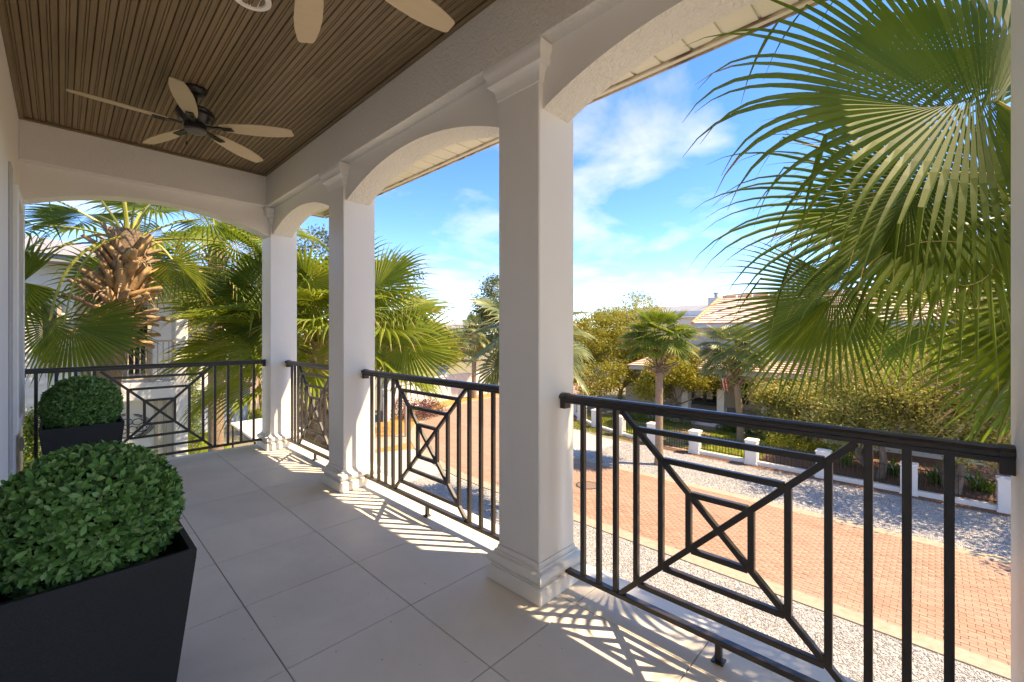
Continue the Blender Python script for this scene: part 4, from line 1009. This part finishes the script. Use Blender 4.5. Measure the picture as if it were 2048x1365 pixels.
# beds along the fence
def strip_along(name, pts, o0, o1, z, mat):
    b = MB(); A = []; B = []
    for i, p in enumerate(pts):
        a = Vector(pts[max(i-1, 0)]); c = Vector(pts[min(i+1, len(pts)-1)]); d = (c-a).normalized(); nr = Vector((-d.y, d.x)); p = Vector(p)
        A.append(p+nr*o0); B.append(p+nr*o1)
    for i in range(len(pts)-1): b.add([(*A[i], z), (*B[i], z), (*B[i+1], z), (*A[i+1], z)], [(0, 1, 2, 3)])
    o = b.build(name, mat); tag(o, kind='structure'); return o
strip_along('mulch_strip', posts, .55, .0, GZ+.014, M['mulch'])
strip_along('yard_lawn', posts[4:], -.0, -5.2, GZ+.014, M['lawn'])
strip_along('yard_mulch', [(FX, -30)]+posts[:5], -.0, -12, GZ+.016, M['mulch'])
sheet('garden_path', [(FX+.1, 7.9), (FX+.1, 9.5), (26.6, 11.2), (26.6, 8.9)], GZ+.020, M['pavers'])
n = 9000; q = np.stack([rng.uniform(FX+.2, FX+5.3, n), rng.uniform(5.4, 15.5, n)], 1)
def grass(name, q, label):
    n = len(q); h = rng.uniform(.04, .11, n); a = rng.uniform(0, 6.28, n); dx, dy = np.cos(a)*.012, np.sin(a)*.012; lx, ly = rng.normal(0, .03, n), rng.normal(0, .03, n); z = np.full(n, GZ+.01)
    V = np.stack([np.stack([q[:, 0]-dx, q[:, 1]-dy, z], 1), np.stack([q[:, 0]+dx, q[:, 1]+dy, z], 1), np.stack([q[:, 0]+lx, q[:, 1]+ly, z+h], 1)], 1)
    o = link(name, np_mesh(name, V.reshape(-1, 3), np.arange(n*3).reshape(n, 3), M['grassb'])); tag(o, label, 'grass', kind='stuff')
grass('lawn_grass', np.repeat(q, 3, 0)+rng.normal(0, .05, (n*3, 2)), 'short bright lawn behind the iron fence')
n = 7000; q = np.stack([rng.uniform(2.6, 5.4, n), rng.uniform(17, 30, n)], 1)
grass('side_grass', np.repeat(q, 3, 0)+rng.normal(0, .05, (n*3, 2)), 'short lawn before the grey garden wall')
# path light
pl = empty('path_light', atz(1379, 905)+Vector((-.3, 0, 0))); tag(pl, 'small black path light on the mulch by a fence pillar', 'path light')
b = MB(); b.tube([(0, 0, 0), (0, 0, .42)], .012, 8); b.build('stake', M['iron'], pl)
b = MB(); b.lathe([(.10, .40), (.085, .43), (.02, .47)], 16); b.build('shade', M['iron'], pl)
# strap-leaf plants behind the fence
def strap(base, label, seed, n=34, L=.75):
    rg = random.Random(seed); root = empty('strap_leaf_plant', base); tag(root, label, 'plant', 'strap-leaf plants behind the fence')
    b = MB()
    for i in range(n):
        a = rg.uniform(0, 6.28); l = L*rg.uniform(.7, 1.1); e = rg.uniform(.6, 1.35); w_ = rg.uniform(.03, .05); p = Vector((rg.uniform(-.12, .12), rg.uniform(-.12, .12), 0)); d = Vector((math.cos(a)*math.cos(e), math.sin(a)*math.cos(e), math.sin(e))); s = Vector((-math.sin(a), math.cos(a), 0)); prev = None
        for k in range(6):
            t = k/5; ww = w_*(.6+.8*t if t < .4 else .92*(1-t)/.6+.05); row = [p-s*ww, p+s*ww]
            if prev: b.add(prev+row, [(0, 1, 3, 2)])
            prev = row; d = (d+Vector((0, 0, -.28*t))).normalized(); p = p+d*l/5
    b.build('leaves', M['strap'], root)
for i, (px, py, ds) in enumerate(((1790, 958, 'left of the pillar before the leaning oak'), (1772, 950, 'by the leaning oak trunk'), (1870, 972, 'right of the leaning oak pillar'), (1893, 978, 'below the grey oak trunk'), (1955, 985, 'near the right edge of the picture'), (1975, 992, 'closest to the right-hand pillar'), (1690, 935, 'beside the yellow shrubs'))):
    strap(atz(px, py)+Vector((.35, 0, 0)), 'green strap-leaf plant '+ds, 60+i)
for i, (px, py, r, mt, ds, nm) in enumerate(((1565, 905, (.9, .9, .85), 'shrub_y', 'bright yellow shrub behind the fence, leftmost', 'yellow_shrub'), (1620, 908, (.8, .8, .6), 'shrub_y', 'yellow-green shrub beside the bright yellow one', 'yellow_shrub'), (1660, 912, (.7, .8, .6), 'shrub', 'green shrub at the foot of the leaning oak', 'green_shrub'),
        (1530, 900, (.5, .6, .45), 'shrub', 'low green shrub before the raised terrace', 'green_shrub'), (1297, 842, (.8, .9, .75), 'shrub', 'rounded hedge shrub left of the street palm trunk', 'green_shrub'), (1350, 848, (.8, 1.2, .75), 'shrub', 'rounded hedge shrub right of the street palm trunk', 'green_shrub'), (1455, 862, (.5, .6, .5), 'shrub', 'small shrub below the front door terrace', 'green_shrub'), (1510, 868, (.5, .7, .5), 'shrub', 'small shrub right of the flag palm trunk', 'green_shrub'), (1590, 880, (.8, .9, .5), 'shrub', 'spreading shrub under the yard oak', 'green_shrub'),
        (1250, 838, (.5, .6, .5), 'shrub', 'small shrub at the corner of the yard lawn', 'green_shrub'))):
    shrub(atz(px, py), r, ds, mt, 400+i, 1700, .075, nm, 'front yard shrubs')
# shrubs at the bend
for i, (px, py, r, ds) in enumerate(((800, 835, (1.0, 1.0, 1.45), 'burgundy shrub behind the railing, leftmost'), (835, 838, (1.2, 1.0, 1.35), 'burgundy shrub at the bend, middle one'), (862, 830, (1.0, 1.0, 1.2), 'burgundy shrub at the bend, nearest the road'))):
    shrub(atz(px, py), r, ds, 'shrub_r', 450+i, 2600, .09, 'burgundy_shrub', 'burgundy shrubs at the bend')
shrub(atz(515, 840), (.7, .7, .7), 'bright green shrub right of the garden wall', 'shrub_y', 460, 1500, .10, 'green_shrub')
shrub(atz(400, 800), (1.6, 1.6, 2.0), 'dark shrub at the edge of the paver drive', 'dark_tree', 461, 2200, .14, 'dark_shrub')
# post on the gravel
po = empty('wooden_post', atz(812, 874)); tag(po, 'slim weathered post on the gravel before the burgundy shrubs', 'post')
b = MB(); b.bbox(-.06, .06, -.06, .06, 0, 2.3, .01); b.build('shaft', M['wbrown'], po); b = MB(); b.sqlathe([(.066, 2.26), (.08, 2.28), (.08, 2.31), (.0, 2.38)], 0, 0); b.build('cap', M['wbrown'], po)

# ================================================================== HOUSE ACROSS THE STREET
hx0, hx1 = 27.2, 36.0; hy0, hy1 = -2.0, 16.2
hr = empty('tiled_roof_house', (hx0, 8.0, GZ)); tag(hr, 'cream two-storey house with pink clay tile roof across the street', 'house')
def hpart(name, mb, mat, par=None): o = mb.build(name, mat, par or hr); o.location = (-hx0, -8.0, -GZ) if par is None or par is hr else (0, 0, 0); return o
ZT = GZ+.75                                       # terrace level
# front porch zone x 25.8..hx0+2.2, main wall behind
wallx = 28.6; Yc = lambda px, X: (lambda v: v[1]*X/v[0])(ray(px, 700))
b = MB(); b.box(wallx, hx1, hy0, hy1, GZ, 1.95); hpart('main_wall', b, M['housewall'])
b = MB(); b.bbox(25.7, wallx-.003, hy0+.5, hy1-3.2, GZ-.05, ZT, .02); hpart('terrace', b, M['housewhite'])
b = MB(); b.bbox(25.69, 25.76, Yc(1425, 25.7), Yc(1385, 25.7), GZ+.2, GZ+.42, .01); hpart('terrace_vent', b, M['iron'])
# porch beam with low arches between piers
px_p = [1372, 1443, 1533, 1640, 1760]
pys = [Yc(p, 26.0) for p in px_p]
b = MB(); ends = [(y-.22, y+.22, -1.3) for y in pys]; bays = [(y1+.22, y0-.22, -1.45, .35) for y0, y1 in zip(pys, pys[1:])]
arch_wall(b, bays, ends, 25.85, 26.25, -.62, 'y'); b.box(25.85, 26.25, pys[0]+.22, pys[0]+2.2, -1.3, -.62)
hpart('porch_arcade', b, [M['housewall'], M['housewall']])
for y in pys:
    b = MB(); b.bbox(25.82, 26.28, y-.20, y+.20, ZT, -1.3, .02); hpart('porch_pier', b, M['housewhite'])
# french doors
def house_door(ya, yb, z0, z1, name='french_door'):
    b = MB(); fw = .11
    b.bbox(wallx-.08, wallx+.02, ya, ya+fw, z0, z1, .005); b.bbox(wallx-.08, wallx+.02, yb-fw, yb, z0, z1, .005); b.bbox(wallx-.08, wallx+.02, ya+fw, yb-fw, z1-fw, z1, .005); b.bbox(wallx-.08, wallx+.02, ya+fw, yb-fw, z0, z0+.22, .005)
    yc = (ya+yb)/2; b.bbox(wallx-.082, wallx+.02, yc-.1, yc+.1, z0, z1-fw, .005)
    o = hpart(name, b, M['darkwood']); b = MB(); b.box(wallx-.03, wallx-.015, ya+fw, yb-fw, z0+.22, z1-fw); g = b.build('pane', M['glass'], o)
ya, yb = Yc(1437, wallx), Yc(1384, wallx); house_door(ya, yb, ZT, ZT+2.2)
for p0, p1 in ((1497, 1480), (1600, 1560), (1700, 1665), (1810, 1775)): house_door(Yc(p0, wallx), Yc(p1, wallx), ZT+.3, ZT+2.1, 'window')
for p0, p1 in ((1345, 1318),): house_door(Yc(p0, wallx), Yc(p1, wallx), ZT+.2, ZT+2.1, 'window')
for p0, p1 in ((1500, 1470), (1590, 1560), (1690, 1660)): house_door(Yc(p0, wallx), Yc(p1, wallx), .55, 1.6, 'upper_window')
def tile_roof(name, x0, z0, x1, z1, y0, y1, hip0, hip1, par, nrow):
    # stepped courses climbing from (x0,z0) to (x1,z1); hips shorten each end
    b = MB(); st = .055
    for i in range(nrow):
        t0, t1 = i/nrow, (i+1)/nrow; xa, xb = x0+(x1-x0)*t0, x0+(x1-x0)*t1; za, zb = z0+(z1-z0)*t0, z0+(z1-z0)*t1
        a0, a1 = y0+hip0*t0, y0+hip0*t1; c0, c1 = y1-hip1*t0, y1-hip1*t1
        b.add([(xa, a0, za+st), (xb, a1, zb), (xb, c1, zb), (xa, c0, za+st)], [(0, 3, 2, 1)])
        b.add([(xa, a0, za-.02), (xa, a0, za+st), (xa, c0, za+st), (xa, c0, za-.02)], [(0, 3, 2, 1)], 1)  # course fronts in orange: shadow lines between rows put into the colour
    return hpart(name, b, [M['rooftile'], M['ridge_shadowline']], par)
tile_roof('porch_roof', 25.25, -.62, wallx-.01, .42, hy0-.4, hy1-2.0, .0, 1.5, None, 11)
b = MB(); b.bbox(25.27, 25.42, hy0-.4, hy1-2.1, -.86, -.63, .01); hpart('porch_fascia', b, M['greywall'])
b = MB(); b.box(25.42, wallx-.004, hy0-.4, hy1-2.2, -.80, -.66); hpart('porch_soffit', b, M['housewall'])
RZ = 3.95; ry1 = Yc(1440, 33.2)
mr = tile_roof('roof', 27.7, 2.02, 33.2, RZ, hy0-2, Yc(1393, 27.7)+.25, 3.0, (Yc(1393, 27.7)+.25)-ry1, None, 12)
b = MB(); b.bbox(27.72, 27.86, hy0-2, Yc(1393, 27.7)+.2, 1.76, 2.0, .01); hpart('roof_fascia', b, M['greywall'])
b = MB(); b.box(27.86, wallx+1, hy0-2, Yc(1393, 27.7)+.15, 1.93, 1.99); b.box(33.2, 38.5, hy0+1, ry1, 1.99, RZ-.1); hpart('roof_back', b, M['housewall'])
b = MB()
for i in range(14):                               # ridge and hip caps
    y = ry1-.2-i*1.0; b.tube([(33.2, y, RZ+.05), (33.2, y-.9, RZ+.06)], .12, 8)
ye = Yc(1393, 27.7)+.25
for i in range(11):
    t0, t1 = i/11, (i+.9)/11; P = lambda t: (27.7+5.5*t, ye+(ry1-ye)*t, 2.06+(RZ-2.02)*t); b.tube([P(t0), P(t1)], .12, 8)
hpart('ridge_caps', b, M['ridge_shadowline'])
b = MB(); b.add([(27.7, ye, 2.0), (33.2, ry1, RZ), (38.5, ye, 2.0)], [(0, 1, 2)]); hpart('roof_end', b, M['rooftile'])
cp = atd(1432, 606, 34.5); b = MB(); b.bbox(cp.x-.5, cp.x+.5, cp.y-.45, cp.y+.45, 2.5, 4.25, .02); hpart('chimney', b, M['greywall'])
b = MB(); b.lathe([(.13, 4.25), (.13, 4.55), (.20, 4.56), (.20, 4.64), (.0, 4.66)], 14, (cp.x, cp.y, 0)); hpart('chimney_pipe', b, M['greyroof'])
# far metal roof behind
fr = empty('far_house', (44, 24, GZ)); tag(fr, 'pale metal-roofed house behind the tiled-roof house', 'house')
p0 = atd(1360, 611, 50); b = MB(); b.bbox(-6, 6, -5, 5, 0, p0.z-GZ-.9, .02); b.build('wall', M['housewhite'], fr)
b = MB(); zt = p0.z-GZ; b.add([(-6.6, -5.6, zt-1.6), (6.6, -5.6, zt-1.6), (6.6, 5.6, zt-1.6), (-6.6, 5.6, zt-1.6), (0, -5.6, zt), (0, 5.6, zt)], [(0, 4, 5, 3), (1, 2, 5, 4), (0, 1, 4), (2, 3, 5)]); b.build('roof', M['greyroof'], fr)
fr.location = (p0.x+1, p0.y, GZ)
fr = empty('far_house', foot(893, 95)); tag(fr, 'distant white house in the gap above the bend', 'house')
b = MB(); b.bbox(-7, 7, -5, 5, 0, 6.3, .05); b.build('wall', M['housewhite'], fr); b = MB(); b.sqlathe([(7.6, 6.3), (7.6, 6.55), (3, 7.6)], 0, 0); b.build('roof', M['greyroof'], fr)
# flag
fg = empty('flag', atd(1447, 775, 23.5)); tag(fg, 'american flag hanging limp on a short pole by the palm', 'flag')
b = MB(); b.tube([(.12, .55, .15), (-.02, -.05, 1.02)], .016, 8); b.build('pole', M['beige'], fg)
def cloth(rows, cols, f, mat_of):
    b = MB()
    for i in range(rows):
        for j in range(cols):
            b.add([f(i/rows, j/cols), f(i/rows, (j+1)/cols), f((i+1)/rows, (j+1)/cols), f((i+1)/rows, j/cols)], [(0, 1, 2, 3)], mat_of(i, j))
    return b
def ff(u, v):                                    # u along the hoist-to-fly drop, v across the stripes
    x = (v-.5)*.36*(1-.25*u); return (x*CA+.05*math.sin(v*14+u*3)*SA*1.4, -x*SA+.05*math.sin(v*14+u*3)*CA*1.4-.12*u, .98-1.15*u-.05*math.sin(v*9)*u)
b = cloth(20, 13, ff, lambda i, j: 2 if (i < 8 and j < 7) else (0 if j % 2 == 0 else 1)); smooth_by_angle(b.build('cloth', [M['fred'], M['fwhite'], M['fblue']], fg), 60)
b = MB()
for i in range(1, 8, 2):
    for j in range(1, 7, 2):
        p = Vector(ff((i+.5)/20, (j+.3)/13))+Vector((-SA, -CA, 0))*.006; b.tube([p, p+Vector((-SA, -CA, 0))*.003], .011, 5)
b.build('stars', M['fwhite'], fg)

# ================================================================== WHITE WALL AND CAR AT THE BEND
bl_ = road_line(-2.3); seg = bl_[9:19]
for i, (p, q) in enumerate(zip(seg, seg[1:])):
    pass
wr = empty('garden_wall', (*seg[0], GZ)); tag(wr, 'tall white rendered wall curving round the bend', 'wall')
for p, q in zip(seg, seg[1:]):
    b = MB(); b.bar((p[0]-seg[0][0], p[1]-seg[0][1], .95), (q[0]-seg[0][0], q[1]-seg[0][1], .95), .22, 1.9); b.build('wall_section', M['housewhite'], wr)
    b = MB(); b.bar((p[0]-seg[0][0], p[1]-seg[0][1], 1.935), (q[0]-seg[0][0], q[1]-seg[0][1], 1.935), .34, .07); b.build('coping', M['housewhite'], wr)
for i, k in enumerate((2, 6)):
    p = seg[k]; g_ = empty('gate_pier', (p[0]-.8, p[1]+.9, GZ)); tag(g_, ('grey capped gate pier behind the white wall, left one', 'grey capped gate pier behind the white wall, right one')[i], 'pillar')
    b = MB(); b.bbox(-.3, .3, -.3, .3, 0, 2.3, .02); b.build('shaft', M['greywall'], g_); b = MB(); b.sqlathe([(.3, 2.3), (.48, 2.46), (.5, 2.52), (.3, 2.56), (.0, 2.6)], 0, 0); b.build('cap', M['greyroof'], g_)
def car(loc, rz, mat, label):
    root = empty('parked_car', loc, rz); tag(root, label, 'car')
    prof = [(-2.15, .35), (-2.2, .75), (-2.05, 1.0), (-1.75, 1.08), (-1.35, 1.62), (-.9, 1.72), (.45, 1.70), (1.05, 1.16), (1.85, 1.02), (2.15, .80), (2.2, .38)]
    n = len(prof); vs = []
    for y, s in ((-.9, 1), (-.82, 1), (.82, 1), (.9, 1)):
        for x, z in prof:
            yy = y*(.86 if z > 1.2 else 1.0); vs.append((x, yy, z if abs(y) < .85 else (z if z < 1.05 else z-.05)))
    b = MB(); fs = [(k*n+i, k*n+i+1, (k+1)*n+i+1, (k+1)*n+i) for k in range(3) for i in range(n-1)]+[tuple(range(n))[::-1], tuple(range(3*n, 4*n))]
    b.add(vs, fs); smooth_by_angle(b.build('body', mat, root), 40)
    for s in (-1, 1):
        b = MB(); y = s*.80; b.add([(-1.45, y, 1.12), (-1.15, y*.97, 1.58), (.35, y*.97, 1.58), (.85, y, 1.14)], [(0, 1, 2, 3)]); o = b.build('side_window', M['glass'], root); o.location.y = s*.105
        for x in (-1.35, 1.4):
            b = MB(); b.tube([(x, s*.72, .34), (x, s*.93, .34)], .34, 20); wv = b.build('wheel', M['tyre'], root); b = MB(); b.tube([(x, s*.93, .34), (x, s*.94, .34)], .2, 14); b.build('rim', M['nickel'], wv)
        b = MB(); b.bbox(2.12, 2.21, s*.6-.2, s*.6+.2, .68, .82, .02); b.build('headlight', M['fwhite'], root)
        b = MB(); b.bbox(-2.21, -2.13, s*.62-.16, s*.62+.16, .78, .95, .02); b.build('tail_light', M['fred'], root)
    b = MB(); b.add([(.5, -.66, 1.66), (1.03, -.76, 1.2), (1.03, .76, 1.2), (.5, .66, 1.66)], [(0, 1, 2, 3)]); o = b.build('windscreen', M['glass'], root); o.location = (.02, 0, .02)
    return root
cp = atd(985, 735, 43); car((cp.x, cp.y, GZ), R(150), M['car'], 'white car parked behind the white wall at the bend')
# grey garden wall at far left with capped piers
a, c = atz(392, 869), atz(490, 843)
wr = empty('garden_wall', a); tag(wr, 'blue-grey rendered garden wall seen through the end railing', 'wall'); d = c-a
b = MB(); b.bar((0, 0, .8), (d.x, d.y, .8), .25, 1.6); b.build('wall_section', M['greywall'], wr); b = MB(); b.bar((0, 0, 1.635), (d.x, d.y, 1.635), .36, .07); b.build('coping', M['greywall'], wr)
for t, ds in ((.72, 'in the middle of the grey garden wall'), (1.0, 'at the right end of the grey garden wall')):
    g_ = empty('wall_pier', a+d*t+Vector((0, .28, 0))); tag(g_, 'square pier with flared dark cap '+ds, 'pillar')
    b = MB(); b.bbox(-.32, .32, -.14, .32, 0, 2.05, .02); b.build('shaft', M['greywall'], g_); b = MB(); b.sqlathe([(.33, 2.05), (.52, 2.22), (.54, 2.28), (.0, 2.3)], 0, 0); b.build('cap', M['greyroof'], g_)
fp0 = c+Vector((.4, .2, 0)); fp1 = fp0+(d.normalized()*4.0)
g_ = empty('iron_fence', fp0, math.atan2(d.y, d.x)); tag(g_, 'black iron fence right of the grey garden wall', 'fence')
pk = MB(); pk.bbox(-.01, .01, -.01, .01, 0, 1.7, .002); pk = pk.mesh('picket', M['iron'])
for i in range(30): link('picket', pk, g_, (.1+i*.13, 0, .03))
for z in (.2, 1.5):
    b = MB(); b.bbox(0, 4.0, -.018, .018, z, z+.035, .003); b.build('cross_rail', M['iron'], g_)
sheet('paver_drive', [tuple(atz(370, 808)), tuple(atz(540, 808)), tuple(atz(540, 742)), tuple(atz(430, 742)), tuple(atz(378, 765))], GZ+.018, M['pavers'])
# cypresses
def cypress(base, h, r, label, seed):
    rg = np.random.default_rng(seed); root = empty('cypress', base); tag(root, label, 'tree', 'slim cypresses')
    b = MB(); b.tube([(0, 0, 0), (0, 0, h*.9)], [.05, .01], 6); b.build('trunk', M['oakbark'], root)
    k = 260; t = rg.random(k); a = rg.uniform(0, 6.28, k); rr = r*(1-.75*t**2.2)*(.55+.45*rg.random(k)); C = np.stack([np.cos(a)*rr, np.sin(a)*rr, .1+t*h], 1)
    V, F = leaf_cloud(C, 26, .07, .07, rg, 1.4); tag(link('crown', np_mesh('crown', V, F, M['cypress']), root), kind='stuff')
cypress(foot(386, 17.0), 4.4, .30, 'slim cypress right of the neighbouring white house', 500)
cypress(foot(62, 9.0), 3.5, .26, 'slim cypress behind the far planter', 501)
# white patio canopy
a = atz(462, 850, -1.75); cn_ = empty('patio_canopy', (a.x, a.y, GZ)); tag(cn_, 'flat white patio canopy on thin black posts, behind the corner column', 'canopy')
e1 = (atz(508, 884, -1.75)-a); e2 = (atz(528, 840, -1.75)-a)*1.5; ZC = -1.75-GZ
b = MB(); q = [Vector((0, 0, 0)), e1, e1+e2, e2]; vs = [(p.x, p.y, ZC) for p in q]+[(p.x, p.y, ZC+.07) for p in q]; b.add(vs, [(3, 2, 1, 0), (4, 5, 6, 7)]+[(i, (i+1) % 4, 4+(i+1) % 4, 4+i) for i in range(4)]); b.build('roof_panel', M['housewhite'], cn_)
cen = (e1+e2)/2
for p in q:
    pp = p+(cen-p)*.05; b = MB(); b.tube([(pp.x, pp.y, 0), (pp.x, pp.y, ZC-.002)], .03, 8); b.build('post', M['iron'], cn_)

# ================================================================== NEIGHBOURING HOUSE (left)
NY = 14.0; nb = empty('neighbour_house', (0, NY, GZ)); tag(nb, 'white stuccoed neighbouring house with a balcony, beyond the end railing', 'house')
def npart(name, mb, mat, par=None): o = mb.build(name, mat, par or nb); o.location = (0, -NY, -GZ) if par is None else (0, 0, 0); return o
nx = lambda px: (lambda v: v[0]*NY/v[1])(ray(px, 700))
XR = nx(376); XP = nx(351); XL = .22; Z2 = .22
b = MB(); b.bbox(XP, XR, NY, NY+.6, GZ, 2.95, .01); npart('corner_pier', b, M['housewhite'])
b = MB(); b.box(-9, XL, NY+.05, NY+9, GZ, 2.95); npart('wall', b, M['housewhite'])
b = MB(); b.box(XL, XR-.02, NY+1.6, NY+9, GZ, 2.95); npart('recessed_wall', b, M['housewhite'])
b = MB(); b.bbox(XL, XP, NY-.02, NY+1.6, Z2-.45, Z2-.02, .01); npart('balcony_slab', b, M['housewhite'])
b = MB(); b.bbox(XL, XR, NY+.001, NY+.4, 2.5, 2.948, .01); npart('balcony_lintel', b, M['housewhite'])
b = MB(); b.box(XL, XP, NY+.35, NY+1.6, GZ, Z2-.452); npart('lower_wall', b, M['housewhite'])
for px in (316, 334, 352):
    x = nx(px); b = MB(); b.bbox(x-.03, x+.03, NY+.27, NY+.36, GZ, Z2-.46, .004); npart('pilaster_strip', b, M['beige'])
for z in np.arange(-.6, 2.9, .22):                  # lap siding on the left part
    b = MB(); b.add([(-3, NY+.045, z), (XL-.02, NY+.045, z), (XL-.02, NY+.025, z+.002), (-3, NY+.025, z+.002), (-3, NY+.047, z+.218), (XL-.02, NY+.047, z+.218)], [(0, 1, 2, 3), (3, 2, 5, 4)]); npart('siding_board', b, M['housewhite'])
for x0, x1, z0, z1 in ((.45, .95, .25, 2.2), (1.15, 1.75, .25, 2.2), (-.35, .0, .7, 2.1)):
    yy = NY+1.6 if x0 > .2 else NY+.02
    b = MB(); b.bbox(x0, x1, yy-.06, yy+.01, z0, z1, .01); o = npart('window', b, M['beige']); b = MB(); b.box(x0+.07, x1-.07, yy-.07, yy-.062, z0+.07, z1-.07); b.build('pane', M['glass'], o)
rl = MB(); rl.bbox(XL+.3, XP, NY-.0, NY+.04, 1.20, 1.25, .004); rl.bbox(XL+.3, XP, NY+.003, NY+.037, Z2+.06, Z2+.1, .004); npart('balcony_rail', rl, M['beige'])
n = 14
bm2 = MB(); bm2.bbox(-.012, .012, NY+.008, NY+.032, Z2+.1, 1.2, .002); bm2 = bm2.mesh('balcony_baluster', M['beige'])
for i in range(n): link('balcony_baluster', bm2, nb, (XL+.34+(XP-XL-.36)*i/(n-1), -NY, -GZ))
for x in (XL+.3, nx(300)):
    b = MB(); b.bbox(x-.04, x+.04, NY+.05, NY+.13, Z2, 2.5, .005); npart('balcony_post', b, M['beige'])
b = MB(); o_ = .55
b.box(-9.5, XR+o_, NY-o_, NY+9.5, 2.95, 3.10); npart('eaves', b, M['greyroof'])
b = MB(); b.add([(-9.5, NY-o_-.05, 3.1), (XR+o_+.05, NY-o_-.05, 3.1), (XR+o_+.05, NY+9.5, 3.1), (-9.5, NY+9.5, 3.1), (-6, NY+4.4, 4.3), (XR-4.0, NY+4.4, 4.3)], [(0, 1, 5, 4), (1, 2, 5), (2, 3, 4, 5), (3, 0, 4)]); npart('roof', b, M['greyroof'])
# scroll ornament
sc_ = atd(262, 852, 10.9); so = empty('iron_scroll_panel', (nx(262)+.05, NY+.30, sc_.z)); tag(so, 'black iron scroll ornament on the neighbouring white wall', 'ornament')
for i, (cx_, cz_, r_, a0, a1) in enumerate(((-.28, .05, .10, 0, 330), (-.1, .12, .10, 20, 350), (.1, .1, .10, 0, 330), (-.2, -.1, .09, 0, 340), (.0, -.08, .10, 0, 330), (.18, -.08, .10, 0, 340), (-.05, .0, .36, 10, 75), (-.05, .0, .40, 5, 80), (-.05, .0, .44, 100, 170), (-.05, .0, .40, 100, 175), (-.02, .02, .36, 280, 350), (-.02, .02, .40, 280, 355), (-.02, .02, .44, 285, 350), (-.02, 0, .36, 190, 255), (-.02, 0, .4, 185, 260))):
    b = MB(); b.tube([(cx_+r_*math.cos(R(a0+(a1-a0)*k/18))*1.0, 0, cz_+r_*.75*math.sin(R(a0+(a1-a0)*k/18))) for k in range(19)], .011, 5); b.build('scroll', M['iron'], so)
b = MB()
for x in (-.25, .2): b.tube([(x, -.005, -.22), (x, -.005, .22)], .008, 5)
b.build('backing_bar', M['iron'], so)
# brown-roofed house behind
p0 = atd(400, 600, 30); fr = empty('far_house', (p0.x, p0.y+2, GZ)); tag(fr, 'brown-roofed house glimpsed behind the neighbouring house', 'house')
b = MB(); b.bbox(-5, 1.2, -3, 3, 0, p0.z-GZ-.6, .02); b.build('wall', M['housewhite'], fr); b = MB(); b.sqlathe([(5.4, 0), (5.4, .25), (.5, 2.0)], 0, 0); o = b.build('roof', M['wbrown'], fr); o.location = (-3.9, 0, p0.z-GZ-.6)
